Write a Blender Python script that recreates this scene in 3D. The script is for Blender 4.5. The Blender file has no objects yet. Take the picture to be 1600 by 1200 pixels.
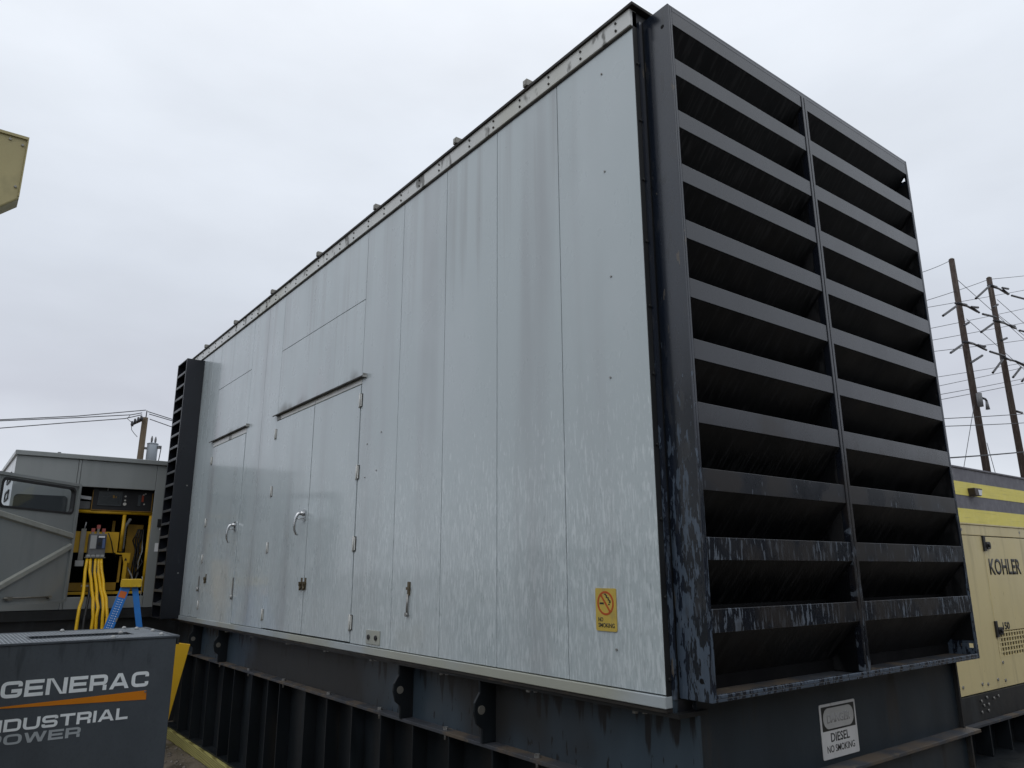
import bpy, bmesh, math, random
from mathutils import Vector, Matrix
random.seed(7)
S = bpy.context.scene
COL = S.collection
G = -1.2            # ground level; z = 0 is the underside of the big enclosure

# ------------------------------------------------------------------ camera
cd = bpy.data.cameras.new('camera'); cam = bpy.data.objects.new('camera', cd); COL.objects.link(cam)
r_ = Vector((0.795683, -0.605701, -0.003902)); u_ = Vector((-0.144837, -0.196513, 0.969745)); f_ = Vector((0.588142, 0.771044, 0.244090))
m = Matrix((r_, u_, -f_)).transposed().to_4x4(); m.translation = Vector((-2.19848, -1.96588, 0.48770))
cam.matrix_world = m
cd.sensor_width = 36; cd.lens = 1160.38 / 1600 * 36; cd.clip_start = 0.05; cd.clip_end = 2000
S.camera = cam

# ------------------------------------------------------------------ sky and sun
SUN_EL, SUN_AZ = math.radians(52), math.radians(232)      # azimuth from +Y towards +X
w = bpy.data.worlds.new('World'); S.world = w; w.use_nodes = True
nt = w.node_tree; nt.nodes.clear(); N = nt.nodes; K = nt.links
def wn(t, **kw):
    n = N.new(t)
    for k, v in kw.items(): setattr(n, k, v)
    return n
out = wn('ShaderNodeOutputWorld'); mixs = wn('ShaderNodeMixShader'); bg1 = wn('ShaderNodeBackground'); bg2 = wn('ShaderNodeBackground')
sky = wn('ShaderNodeTexSky'); sky.sky_type = 'NISHITA'; sky.sun_disc = False; sky.sun_elevation = SUN_EL; sky.sun_rotation = SUN_AZ
bg1.inputs[1].default_value = 0.08
K.new(sky.outputs[0], bg1.inputs[0])
tc = wn('ShaderNodeTexCoord'); sep = wn('ShaderNodeSeparateXYZ'); K.new(tc.outputs['Generated'], sep.inputs[0])
ramp = wn('ShaderNodeValToRGB'); e = ramp.color_ramp.elements
e[0].position = 0.0; e[0].color = (.71, .745, .81, 1); e[1].position = 1.0; e[1].color = (.89, .925, .985, 1)
for p, c in ((.10, (.72, .76, .825)), (.20, (.57, .595, .665)), (.34, (.67, .715, .79)), (.52, (.79, .84, .915)), (.68, (.87, .91, .975))):
    k = e.new(p); k.color = (*c, 1)
mp = wn('ShaderNodeMapping'); mp.inputs['Scale'].default_value = (1.3, 1.3, 3.6); K.new(tc.outputs['Generated'], mp.inputs[0])
nz = wn('ShaderNodeTexNoise'); nz.inputs['Scale'].default_value = 1.5; nz.inputs['Detail'].default_value = 5; nz.inputs['Roughness'].default_value = .5
K.new(mp.outputs[0], nz.inputs['Vector'])
sub = wn('ShaderNodeMath', operation='MULTIPLY_ADD'); sub.inputs[1].default_value = .26; sub.inputs[2].default_value = -.13; K.new(nz.outputs[0], sub.inputs[0])
addz = wn('ShaderNodeMath', operation='ADD'); K.new(sep.outputs[2], addz.inputs[0]); K.new(sub.outputs[0], addz.inputs[1])
K.new(addz.outputs[0], ramp.inputs[0])
nz2 = wn('ShaderNodeTexNoise'); nz2.inputs['Scale'].default_value = 2.6; nz2.inputs['Detail'].default_value = 6; K.new(mp.outputs[0], nz2.inputs['Vector'])
mr = wn('ShaderNodeMapRange'); mr.inputs[1].default_value = .3; mr.inputs[2].default_value = .7; mr.inputs[3].default_value = .95; mr.inputs[4].default_value = 1.055; K.new(nz2.outputs[0], mr.inputs[0])
vm = wn('ShaderNodeVectorMath', operation='SCALE'); K.new(ramp.outputs[0], vm.inputs[0]); K.new(mr.outputs[0], vm.inputs['Scale'])
K.new(vm.outputs[0], bg2.inputs[0]); bg2.inputs[1].default_value = 1.06
mixs.inputs[0].default_value = .94
K.new(bg1.outputs[0], mixs.inputs[1]); K.new(bg2.outputs[0], mixs.inputs[2]); K.new(mixs.outputs[0], out.inputs[0])
sd = bpy.data.lights.new('sun', 'SUN'); sd.energy = 0.5; sd.angle = math.radians(50); sd.color = (1, .97, .93)
so = bpy.data.objects.new('sun', sd); COL.objects.link(so)
sdir = Vector((math.sin(SUN_AZ) * math.cos(SUN_EL), math.cos(SUN_AZ) * math.cos(SUN_EL), math.sin(SUN_EL)))
so.rotation_euler = sdir.to_track_quat('Z', 'Y').to_euler()
S.view_settings.view_transform = 'Standard'; S.view_settings.look = 'None'; S.view_settings.exposure = 0.0; S.view_settings.gamma = 1
S.view_settings.use_curve_mapping = False
S.cycles.use_denoising = True

# ------------------------------------------------------------------ materials
def mat(name, base, rough=.5, metal=0., spec=.5, coat=0., coatr=.1, var=.12, vscale=(3, 3, 3), layers=(), bump=0., bscale=(2, 2, 2), fine=0.):
    """paint with low-contrast mottling and any number of weathering layers
    layer = (colour, noise scale xyz, lo, hi, (z0, z1) fade or None, amount, roughness or None)"""
    M = bpy.data.materials.new(name); M.use_nodes = True
    t = M.node_tree; n = t.nodes; l = t.links
    b = n['Principled BSDF']
    geo = n.new('ShaderNodeNewGeometry'); pos = geo.outputs['Position']
    def noise(scale, detail=4, off=0.):
        mp = n.new('ShaderNodeMapping'); mp.inputs['Scale'].default_value = scale; mp.inputs['Location'].default_value = (off, off * 1.7, off * .6)
        l.new(pos, mp.inputs[0])
        z = n.new('ShaderNodeTexNoise'); z.inputs['Scale'].default_value = 1; z.inputs['Detail'].default_value = detail; z.inputs['Roughness'].default_value = .55
        l.new(mp.outputs[0], z.inputs['Vector']); return z.outputs[0]
    def mrange(v, a, bb, c, d, smooth=True):
        q = n.new('ShaderNodeMapRange'); q.interpolation_type = 'SMOOTHSTEP' if smooth else 'LINEAR'
        for i, x in enumerate((a, bb, c, d)): q.inputs[i + 1].default_value = x
        l.new(v, q.inputs[0]); return q.outputs[0]
    def mixc(f, a, c):
        q = n.new('ShaderNodeMix'); q.data_type = 'RGBA'
        l.new(f, q.inputs['Factor']); l.new(a, q.inputs[6]); q.inputs[7].default_value = (*c, 1); return q.outputs[2]
    def mul(a, c):
        q = n.new('ShaderNodeMath'); q.operation = 'MULTIPLY'; l.new(a, q.inputs[0])
        if isinstance(c, (int, float)): q.inputs[1].default_value = c
        else: l.new(c, q.inputs[1])
        return q.outputs[0]
    rgb = n.new('ShaderNodeRGB'); rgb.outputs[0].default_value = (*base, 1)
    col = mixc(mrange(noise(vscale, 6), .3, .75, 0, var * 2), rgb.outputs[0], tuple(c * .45 for c in base))
    if fine:
        col = mixc(mrange(noise((90, 90, 60), 3, 4.), .45, .75, 0, fine), col, tuple(c * .5 for c in base))
    rr = n.new('ShaderNodeValue'); rr.outputs[0].default_value = rough; rv = rr.outputs[0]
    rv = mrange(noise((5, 5, 3), 4, 9.), .25, .75, rough * .8, min(1, rough * 1.25))
    szv = None
    for i, (c, sc, lo, hi, zf, amt, lr) in enumerate(layers):
        f = mrange(noise(sc, 3.5, 3.3 * (i + 1)), lo, hi, 0, 1)
        if zf:
            if szv is None:
                sx = n.new('ShaderNodeSeparateXYZ'); l.new(pos, sx.inputs[0]); szv = sx.outputs[2]
            f0 = mrange(szv, zf[0], zf[1], 0, 1)
            ad = n.new('ShaderNodeMath'); ad.operation = 'MULTIPLY_ADD'     # eat into the noise threshold so the fade has a ragged edge
            l.new(f0, ad.inputs[0]); ad.inputs[1].default_value = .28; l.new(noise(sc, 3.5, 3.3 * (i + 1)), ad.inputs[2])
            f = mul(mrange(ad.outputs[0], lo + .28, hi + .28, 0, 1), mrange(f0, 0, .3, 0, 1))
        f = mul(f, amt)
        col = mixc(f, col, c)
        if lr is not None:
            q = n.new('ShaderNodeMix'); q.data_type = 'FLOAT'; l.new(f, q.inputs[0]); l.new(rv, q.inputs[2]); q.inputs[3].default_value = lr; rv = q.outputs[0]
    l.new(col, b.inputs['Base Color']); l.new(rv, b.inputs['Roughness'])
    b.inputs['Metallic'].default_value = metal; b.inputs['Specular IOR Level'].default_value = spec
    b.inputs['Coat Weight'].default_value = coat; b.inputs['Coat Roughness'].default_value = coatr
    if bump:
        bp = n.new('ShaderNodeBump'); bp.inputs['Strength'].default_value = bump; bp.inputs['Distance'].default_value = .02
        l.new(noise(bscale, 2, 1.), bp.inputs['Height']); l.new(bp.outputs[0], b.inputs['Normal'])
        if coat: l.new(bp.outputs[0], b.inputs['Coat Normal'])
    return M

STREAK = [((.62, .68, .70), (3, 72, 13), .50, .61, (2.35, .35), .54, .30),
          ((.60, .65, .675), (3, 130, 26), .52, .62, (2.4, .5), .42, .3),
          ((.30, .345, .365), (3, 85, 13), .55, .65, (1.9, .5), .45, .26),
          ((.27, .28, .295), (1, 2.6, .20), .50, .76, None, .62, None),
          ((.265, .275, .28), (1, 10, .30), .48, .74, (1.0, 2.6), .55, None),
          ((.50, .55, .575), (1, 1.3, .8), .45, .7, None, .4, None)]
WALLC = (.430, .490, .508)
M_wall = mat('silver_wall_paint', WALLC, .30, coat=.5, coatr=.08, var=.05, vscale=(1, 2, .6), layers=STREAK, bump=.10, bscale=(1.2, 1.6, .6))
M_wall_grime = mat('silver_wall_paint_grimy', WALLC, .30, coat=.5, coatr=.08, var=.07, vscale=(1, 2, .6),
                   layers=STREAK + [((.06, .055, .03), (1, 3.2, 2.5), .40, .72, (1.95, 1.79), .75, .7), ((.35, .345, .37), (1, 5, .3), .46, .8, (2.4, 1.85), .5, None)], bump=.10, bscale=(1.2, 1.6, .6))
M_trim = mat('silver_trim', (.60, .61, .59), .35, coat=.3, coatr=.15, var=.15, vscale=(2, 2, 5),
             layers=[((.36, .35, .25), (1, 1.1, 1), .46, .7, None, .5, .5), ((.055, .05, .04), (2, 9, 5), .58, .66, None, .8, .7)])
M_sill = mat('silver_sill', (.39, .435, .455), .35, coat=.3, coatr=.15, var=.15, vscale=(2, 2, 5),
             layers=[((.34, .33, .23), (1, .5, 1), .43, .55, None, .6, .5)])
M_rust = mat('rusty_dark_steel', (.020, .017, .014), .7, var=.3, vscale=(12, 12, 12), layers=[((.07, .05, .032), (9, 9, 9), .52, .7, None, .6, .8)])
M_black = mat('black_hood_paint', (.012, .017, .028), .24, spec=.5, coat=.38, coatr=.16, var=.2, vscale=(6, 6, 2),
              layers=[((.062, .088, .125), (44, 44, 10), .47, .49, (2.0, -.05), .9, .5),
                      ((.08, .105, .14), (75, 75, 17), .57, .60, (2.6, .2), .7, .5),
                      ((.13, .105, .075), (22, 28, 6), .685, .70, None, .6, .7),
                      ((.03, .032, .036), (30, 30, 7), .56, .66, None, .5, .5)], bump=.04, bscale=(3, 3, 2))
M_black2 = mat('plain_black_paint', (.008, .010, .016), .32, spec=.5, var=.25, vscale=(6, 6, 2), layers=[((.035, .04, .045), (22, 22, 4), .62, .70, None, .5, .55)])
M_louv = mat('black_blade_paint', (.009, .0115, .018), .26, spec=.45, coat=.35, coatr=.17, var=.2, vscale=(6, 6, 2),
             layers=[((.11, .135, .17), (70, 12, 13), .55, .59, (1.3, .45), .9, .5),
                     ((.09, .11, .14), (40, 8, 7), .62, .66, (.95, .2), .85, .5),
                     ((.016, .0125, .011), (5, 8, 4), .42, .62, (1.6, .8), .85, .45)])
M_slope = mat('shaded_dusty_blade', (.0028, .0034, .0045), .5, spec=.25, var=.2, vscale=(30, 2, 6),  # blade black deepened, shade of the gaps put in; streaks are dust
              layers=[((.020, .020, .021), (75, 9, 4), .52, .62, None, .8, .7)])
M_lip = mat('grey_lip', (.07, .075, .08), .45)
M_inblade = mat('skylit_intake_blade', (.045, .050, .055), .45, var=.2)  # black blade lightened, sky light put into its colour
M_hole = mat('dark_interior', (.004, .004, .005), .8, spec=.2)
M_base = mat('blue_grey_base_paint', (.046, .067, .088), .35, spec=.4, var=.2, vscale=(4, 4, 1.5),
             layers=[((.010, .010, .012), (16, 16, 2.0), .46, .54, (-.30, -.02), .95, .5),
                     ((.11, .085, .05), (6, 2.2, 2.4), .56, .68, (-.10, -.34), .6, .7),
                     ((.010, .010, .012), (40, 40, 10), .60, .63, (0, -.3), .9, .5),
                     ((.018, .015, .012), (2, .6, .5), .44, .56, None, .85, .6)])
M_flange = mat('rusty_flange', (.045, .05, .06), .55, var=.3, vscale=(6, 6, 6),
               layers=[((.10, .075, .05), (5, 5, 5), .44, .62, None, .8, .8), ((.16, .13, .09), (14, 14, 14), .62, .72, None, .6, .8)])
M_tank = mat('tank_paint', (.009, .012, .015), .45, spec=.3, var=.3, vscale=(5, 5, 1.5),
             layers=[((.035, .03, .024), (5, 5, .8), .56, .72, None, .5, .7), ((.03, .04, .05), (4, 4, 1), .56, .75, None, .5, .5)])
M_tankfront = mat('tank_front_paint', (.020, .030, .040), .42, spec=.4, var=.3, vscale=(5, 5, 1.5), layers=[((.03, .025, .02), (7, 7, 1.3), .55, .7, None, .7, .7)])
M_chrome = mat('worn_chrome', (.62, .63, .64), .22, metal=1., var=.15, vscale=(30, 30, 30))
M_zinc = mat('zinc_hardware', (.34, .34, .33), .45, metal=.7, var=.25, vscale=(40, 40, 40), layers=[((.12, .09, .06), (50, 50, 50), .58, .72, None, .5, .8)])
M_brass = mat('tarnished_brass', (.15, .12, .075), .45, metal=.7, var=.25, vscale=(40, 40, 40))
M_yel_sign = mat('yellow_sign_plastic', (.52, .38, .07), .4, var=.1, vscale=(20, 20, 20), layers=[((.30, .24, .10), (20, 20, 9), .55, .75, None, .6, None)])
M_red = mat('sign_red', (.42, .075, .012), .4)
M_ink = mat('black_ink', (.018, .018, .016), .5)
M_signwhite = mat('white_sign_face', (.60, .60, .60), .45, var=.12, vscale=(14, 14, 6), layers=[((.40, .39, .35), (25, 25, 10), .58, .75, None, .5, None)])
M_signfade = mat('faded_oval', (.42, .42, .41), .5, var=.1, vscale=(14, 14, 14))
M_signghost = mat('faded_letters', (.36, .36, .36), .5)
M_cab = mat('dark_grey_cabinet', (.072, .086, .102), .42, spec=.45, var=.2, vscale=(5, 5, 3), fine=.25,
            layers=[((.022, .027, .033), (26, 26, 4), .52, .68, (-.35, .15), .5, .35), ((.09, .095, .10), (55, 55, 30), .70, .76, None, .4, None)])
M_mesh = mat('mesh_steel', (.42, .455, .49), .35, metal=.3, var=.2, vscale=(20, 20, 20))
M_let = mat('silver_lettering', (.84, .89, .92), .4, var=.1, vscale=(12, 12, 12))
M_let2 = mat('grey_lettering', (.40, .44, .47), .4, var=.1, vscale=(12, 12, 12))
M_orange = mat('orange_swoosh', (.62, .20, .004), .4, var=.08, vscale=(8, 8, 8))
M_grey = mat('grey_generator_paint', (.245, .262, .258), .38, spec=.5, coat=.25, coatr=.12, var=.1, vscale=(2, 2, 1), layers=[((.14, .158, .155), (5, 5, .7), .5, .75, None, .4, None)])
M_greyside = mat('grey_paint_sky_sheen', (.55, .57, .58), .4, spec=.5, coat=.3, coatr=.12, var=.08)  # the grey paint made paler, sky reflection put into its colour
M_brace = mat('pale_brace', (.33, .335, .30), .5, var=.2, vscale=(6, 6, 6))
M_skid = mat('black_skid', (.012, .013, .014), .5, var=.3, vscale=(5, 5, 2), layers=[((.04, .045, .05), (6, 6, 1.5), .55, .7, None, .4, .6)])
M_eyel = mat('equipment_yellow', (.66, .39, .015), .45, var=.2, vscale=(7, 7, 7), layers=[((.20, .11, .02), (8, 8, 4), .58, .75, None, .5, .6)])
M_yeldk = mat('equipment_yellow_dark', (.42, .24, .015), .5, var=.3, vscale=(5, 5, 5))  # darker, more mottled yellow for the shelf and inner parts
M_cable_y = mat('yellow_cable', (.80, .48, .006), .4, var=.08)
M_cable_k = mat('black_cable', (.012, .012, .013), .5)
M_panel = mat('black_control_panel', (.010, .010, .012), .45)
M_amber = mat('amber_edge', (.32, .17, .02), .5)
M_scr = mat('dark_screen', (.012, .017, .019), .2)
M_scrframe = mat('screen_frame', (.05, .06, .065), .4)
M_btn = mat('pale_button', (.55, .54, .50), .4)
M_led = mat('red_display', (.35, .05, .015), .4)
M_brk = mat('breaker_grey', (.15, .155, .16), .5, var=.15, vscale=(30, 30, 30))
M_brkdk = mat('breaker_dark', (.02, .025, .04), .4)
M_brkblue = mat('breaker_label', (.10, .15, .30), .4)
M_pale = mat('pale_grey_plastic', (.40, .41, .41), .5)
M_lug = mat('red_terminal_cap', (.36, .09, .075), .5)
M_white = mat('white_paint', (.78, .79, .80), .4)
M_hose = mat('grey_hose', (.30, .31, .30), .6)
M_tin = mat('dull_tin', (.26, .25, .22), .4, metal=.5, var=.2, vscale=(9, 9, 9))
M_blue = mat('blue_fibreglass', (.014, .17, .54), .42, var=.12, vscale=(9, 9, 9))
M_lyel = mat('ladder_yellow', (.62, .40, .015), .45, var=.15, vscale=(15, 15, 15), layers=[((.10, .08, .03), (60, 60, 60), .64, .7, None, .6, None)])
M_board = mat('yellow_plate_paint', (.80, .47, .02), .4, var=.1, vscale=(4, 4, 4), layers=[((.62, .42, .12), (3, 3, 14), .6, .7, None, .35, None)])
M_cream = mat('cream_generator_paint', (.68, .575, .30), .45, coat=.15, coatr=.2, var=.10, vscale=(2, 2, 1), layers=[((.36, .30, .16), (7, 7, .8), .52, .72, None, .45, None), ((.20, .13, .06), (30, 30, 12), .70, .76, None, .5, .7)])
M_beige = mat('beige_hood_paint', (.41, .355, .17), .5, var=.12, vscale=(4, 4, 2), layers=[((.24, .215, .10), (8, 8, 5), .55, .7, None, .5, None)])
M_bgrey = mat('building_grey', (.135, .135, .155), .7, var=.15, vscale=(2, 2, 6))
M_byel = mat('building_yellow', (.70, .615, .15), .65, var=.08, vscale=(1, 1, 6), layers=[((.42, .38, .12), (.6, 1, 22), .60, .7, None, .5, None)])
M_bronze = mat('bronze_fixture', (.035, .025, .02), .5)
M_lens = mat('fixture_lens', (.5, .52, .55), .15)
M_grass_dirt = mat('wet_gravel', (.17, .14, .105), .65, var=.35, vscale=(.8, .8, .8), fine=.6,
                   layers=[((.045, .038, .03), (3, 3, 3), .52, .66, None, .7, .25), ((.17, .15, .125), (38, 38, 38), .56, .66, None, .6, .7)], bump=.5, bscale=(40, 40, 40))
M_peb = mat('pebble_stone', (.16, .14, .12), .6, var=.4, vscale=(18, 18, 18))
M_pole = mat('tarred_pole_wood', (.062, .043, .034), .8, var=.4, vscale=(9, 9, .5), layers=[((.12, .10, .085), (7, 7, .35), .55, .68, None, .6, None)], bump=.4, bscale=(14, 14, .8))
M_pole2 = mat('weathered_pole_wood', (.115, .085, .052), .85, var=.35, vscale=(9, 9, .5))
M_wire = mat('wire', (.045, .048, .055), .6)
M_insul = mat('insulator_brown', (.03, .03, .035), .35)
M_xfmr = mat('transformer_grey', (.30, .34, .38), .45, var=.08)

# timber: annual-ring figure, greenish treated pine
def timber_mat():
    M = bpy.data.materials.new('treated_pine'); M.use_nodes = True
    t = M.node_tree; n = t.nodes; l = t.links; b = n['Principled BSDF']
    geo = n.new('ShaderNodeNewGeometry'); mp = n.new('ShaderNodeMapping'); mp.inputs['Scale'].default_value = (9, .9, 9); l.new(geo.outputs['Position'], mp.inputs[0])
    wv = n.new('ShaderNodeTexWave'); wv.wave_type = 'RINGS'; wv.inputs['Scale'].default_value = 2.2; wv.inputs['Distortion'].default_value = 5; wv.inputs['Detail'].default_value = 3
    l.new(mp.outputs[0], wv.inputs['Vector'])
    rp = n.new('ShaderNodeValToRGB'); rp.color_ramp.elements[0].color = (.15, .13, .035, 1); rp.color_ramp.elements[1].color = (.36, .33, .11, 1)
    rp.color_ramp.elements[1].position = .55
    l.new(wv.outputs[0], rp.inputs[0]); l.new(rp.outputs[0], b.inputs['Base Color']); b.inputs['Roughness'].default_value = .6
    return M
M_timber = timber_mat()
def glass_mat():
    M = bpy.data.materials.new('door_glass'); M.use_nodes = True
    t = M.node_tree; n = t.nodes; l = t.links; n.remove(n['Principled BSDF'])
    tr = n.new('ShaderNodeBsdfTransparent'); tr.inputs[0].default_value = (.72, .76, .78, 1)
    gl = n.new('ShaderNodeBsdfGlossy'); gl.inputs['Roughness'].default_value = .03; gl.inputs[0].default_value = (1, 1, 1, 1)
    fr = n.new('ShaderNodeFresnel'); fr.inputs[0].default_value = 1.35; mx = n.new('ShaderNodeMixShader')
    l.new(fr.outputs[0], mx.inputs[0]); l.new(tr.outputs[0], mx.inputs[1]); l.new(gl.outputs[0], mx.inputs[2]); l.new(mx.outputs[0], n['Material Output'].inputs[0])
    return M
M_glass = glass_mat()

# ------------------------------------------------------------------ mesh helpers
class MB:
    def __init__(s): s.v = []; s.f = []; s.sm = []
    def add(s, vs, fs, smooth=False):
        o = len(s.v); s.v += [tuple(v) for v in vs]; s.f += [tuple(i + o for i in f) for f in fs]; s.sm += [smooth] * len(fs); return s
    def box(s, x0, x1, y0, y1, z0, z1):
        vs = [(x, y, z) for z in (z0, z1) for y in (y0, y1) for x in (x0, x1)]
        return s.add(vs, [(0, 2, 3, 1), (4, 5, 7, 6), (0, 1, 5, 4), (2, 6, 7, 3), (0, 4, 6, 2), (1, 3, 7, 5)])
    def frame_box(s, o, U, V, W, a0, a1, b0, b1, c0, c1):
        o, U, V, W = map(Vector, (o, U, V, W))
        vs = [o + U * a + V * b + W * c for c in (c0, c1) for b in (b0, b1) for a in (a0, a1)]
        return s.add(vs, [(0, 2, 3, 1), (4, 5, 7, 6), (0, 1, 5, 4), (2, 6, 7, 3), (0, 4, 6, 2), (1, 3, 7, 5)])
    def bar(s, p, q, a, b, up=(0, 0, 1)):
        p, q = Vector(p), Vector(q); d = (q - p).normalized(); up = Vector(up)
        if abs(d.dot(up)) > .99: up = Vector((1, 0, 0))
        x = d.cross(up).normalized(); y = x.cross(d)
        vs = [c + x * i * a / 2 + y * j * b / 2 for c in (p, q) for j in (-1, 1) for i in (-1, 1)]
        return s.add(vs, [(0, 2, 3, 1), (4, 5, 7, 6), (0, 1, 5, 4), (2, 6, 7, 3), (0, 4, 6, 2), (1, 3, 7, 5)])
    def tube(s, pts, r, n=8, r1=None, smooth=True):
        pts = [Vector(p) for p in pts]; m_ = len(pts); vs = []
        px = None
        for i, p in enumerate(pts):
            d = (pts[min(i + 1, m_ - 1)] - pts[max(i - 1, 0)]).normalized()
            if px is None:
                a = Vector((0, 0, 1)) if abs(d.z) < .9 else Vector((1, 0, 0)); px = d.cross(a).normalized()
            px = (px - d * px.dot(d)).normalized(); py = d.cross(px)
            rr = r if r1 is None else r + (r1 - r) * i / (m_ - 1)
            if isinstance(r, (list, tuple)): rr = r[i]
            for k in range(n):
                t = 2 * math.pi * k / n; vs.append(p + px * math.cos(t) * rr + py * math.sin(t) * rr)
        fs = [(i * n + k, i * n + (k + 1) % n, (i + 1) * n + (k + 1) % n, (i + 1) * n + k) for i in range(m_ - 1) for k in range(n)]
        s.add(vs, fs, smooth)
        c0 = len(s.v) - m_ * n
        s.f += [tuple(c0 + k for k in range(n))[::-1], tuple(c0 + (m_ - 1) * n + k for k in range(n))]; s.sm += [False, False]
        return s
    def prism(s, poly, o, U, V, W, d0, d1):
        """polygon (a, b) in plane U, V at o, extruded along W from d0 to d1"""
        o, U, V, W = map(Vector, (o, U, V, W)); n = len(poly)
        vs = [o + U * a + V * b + W * d for d in (d0, d1) for a, b in poly]
        return s.add(vs, [tuple(range(n))[::-1], tuple(range(n, 2 * n))] + [(i, (i + 1) % n, (i + 1) % n + n, i + n) for i in range(n)])
    def strip(s, L, R, o, U, V, W, d0, d1, closed=False):
        """ribbon between two polylines, with thickness"""
        o, U, V, W = map(Vector, (o, U, V, W)); n = len(L)
        P = lambda q, d: o + U * q[0] + V * q[1] + W * d
        vs = [P(q, d) for d in (d0, d1) for A in (L, R) for q in A]
        fs = []
        for i in range(n if closed else n - 1):
            j = (i + 1) % n
            fs += [(2 * n + i, 2 * n + j, 3 * n + j, 3 * n + i), (i, n + i, n + j, j), (i, j, 2 * n + j, 2 * n + i), (n + i, 3 * n + i, 3 * n + j, n + j)]
        if not closed: fs += [(0, 2 * n, 3 * n, n), (n - 1, 2 * n - 1, 4 * n - 1, 3 * n - 1)]
        return s.add(vs, fs)
    def build(s, name, m, parent=None, bevel=0.):
        me = bpy.data.meshes.new(name); me.from_pydata(s.v, [], s.f); me.update()
        bm = bmesh.new(); bm.from_mesh(me); bmesh.ops.recalc_face_normals(bm, faces=bm.faces); bm.to_mesh(me); bm.free()
        for p, q in zip(me.polygons, s.sm): p.use_smooth = q
        me.materials.append(m)
        o = bpy.data.objects.new(name, me); COL.objects.link(o)
        if parent: adopt(o, parent)
        if bevel:
            md = o.modifiers.new('bevel', 'BEVEL'); md.width = bevel; md.segments = 2; md.limit_method = 'ANGLE'; md.angle_limit = math.radians(50)
        return o
def adopt(o, parent):
    o.parent = parent
    if parent.type == 'EMPTY': o.matrix_parent_inverse = Matrix.Translation(-parent.location)
def box(name, m, parent, *a, bevel=0.): return MB().box(*a).build(name, m, parent, bevel)
def thing(name, label, cat, loc, group=None):
    o = bpy.data.objects.new(name, None); o.empty_display_size = .2; COL.objects.link(o); o.location = loc
    return tag(o, label, cat, group)
def tag(o, label, cat, group=None):
    o['label'] = label; o['category'] = cat
    if group: o['group'] = group
    return o
def struct(o): o['kind'] = 'structure'; return o
def stuff(o): o['kind'] = 'stuff'; return o
def dup(o, off, parent=None):
    c = o.copy(); COL.objects.link(c); c.location = Vector(o.location) + Vector(off)
    if parent: c.parent = parent
    return c
def text_mesh(txt, o, U, V, W, width, height, d0, d1, bold=0., m=None, name='lettering', parent=None):
    """font outline fitted to width x height, lower left corner at o"""
    cu = bpy.data.curves.new('t', 'FONT'); cu.body = txt; cu.offset = bold; cu.resolution_u = 3
    ob = bpy.data.objects.new('t', cu); COL.objects.link(ob)
    dg = bpy.context.evaluated_depsgraph_get(); me = bpy.data.meshes.new_from_object(ob.evaluated_get(dg))
    bpy.data.objects.remove(ob); bpy.data.curves.remove(cu)
    xs = [v.co.x for v in me.vertices]; ys = [v.co.y for v in me.vertices]
    x0, x1, y0, y1 = min(xs), max(xs), min(ys), max(ys)
    o, U, V, W = map(Vector, (o, U, V, W))
    bm = bmesh.new(); bm.from_mesh(me)
    for v in bm.verts:
        a = (v.co.x - x0) / (x1 - x0) * width; b = (v.co.y - y0) / (y1 - y0) * height
        v.co = o + U * a + V * b + W * d1
    bmesh.ops.recalc_face_normals(bm, faces=bm.faces)
    r = bmesh.ops.extrude_face_region(bm, geom=list(bm.faces))
    for g in r['geom']:
        if isinstance(g, bmesh.types.BMVert): g.co = g.co + W * (d0 - d1)
    bmesh.ops.recalc_face_normals(bm, faces=bm.faces)
    bm.to_mesh(me); bm.free(); me.name = name
    me.materials.clear(); me.materials.append(m)
    ob = bpy.data.objects.new(name, me); COL.objects.link(ob)
    if parent: adopt(ob, parent)
    return ob
def rrect(x0, x1, y0, y1, r, n=5):
    out = []
    for cx, cy, a in ((x1 - r, y1 - r, 0), (x0 + r, y1 - r, 90), (x0 + r, y0 + r, 180), (x1 - r, y0 + r, 270)):
        for k in range(n + 1):
            t = math.radians(a + 90 * k / n); out.append((cx + r * math.cos(t), cy + r * math.sin(t)))
    return out
X, Y, Z = Vector((1, 0, 0)), Vector((0, 1, 0)), Vector((0, 0, 1))

# ------------------------------------------------------------------ ground
g = MB(); nx = 40
g.add([(-900, -900, G), (900, -900, G), (900, 900, G), (-900, 900, G)], [(0, 1, 2, 3)])
struct(g.build('ground', M_grass_dirt))
pb = MB()
for i in range(900):
    x, y = random.uniform(-1.5, .03), random.uniform(3.0, 7.5); s_ = random.uniform(.006, .02)
    vs = []
    for k in range(6):
        d = [(1, 0, 0), (-1, 0, 0), (0, 1, 0), (0, -1, 0), (0, 0, .7), (0, 0, -.4)][k]
        vs.append((x + d[0] * s_ * random.uniform(.7, 1.3), y + d[1] * s_ * random.uniform(.7, 1.3), G + .003 + d[2] * s_))
    pb.add(vs, [(0, 2, 4), (2, 1, 4), (1, 3, 4), (3, 0, 4)])
stuff(pb.build('gravel', M_peb))

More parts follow.
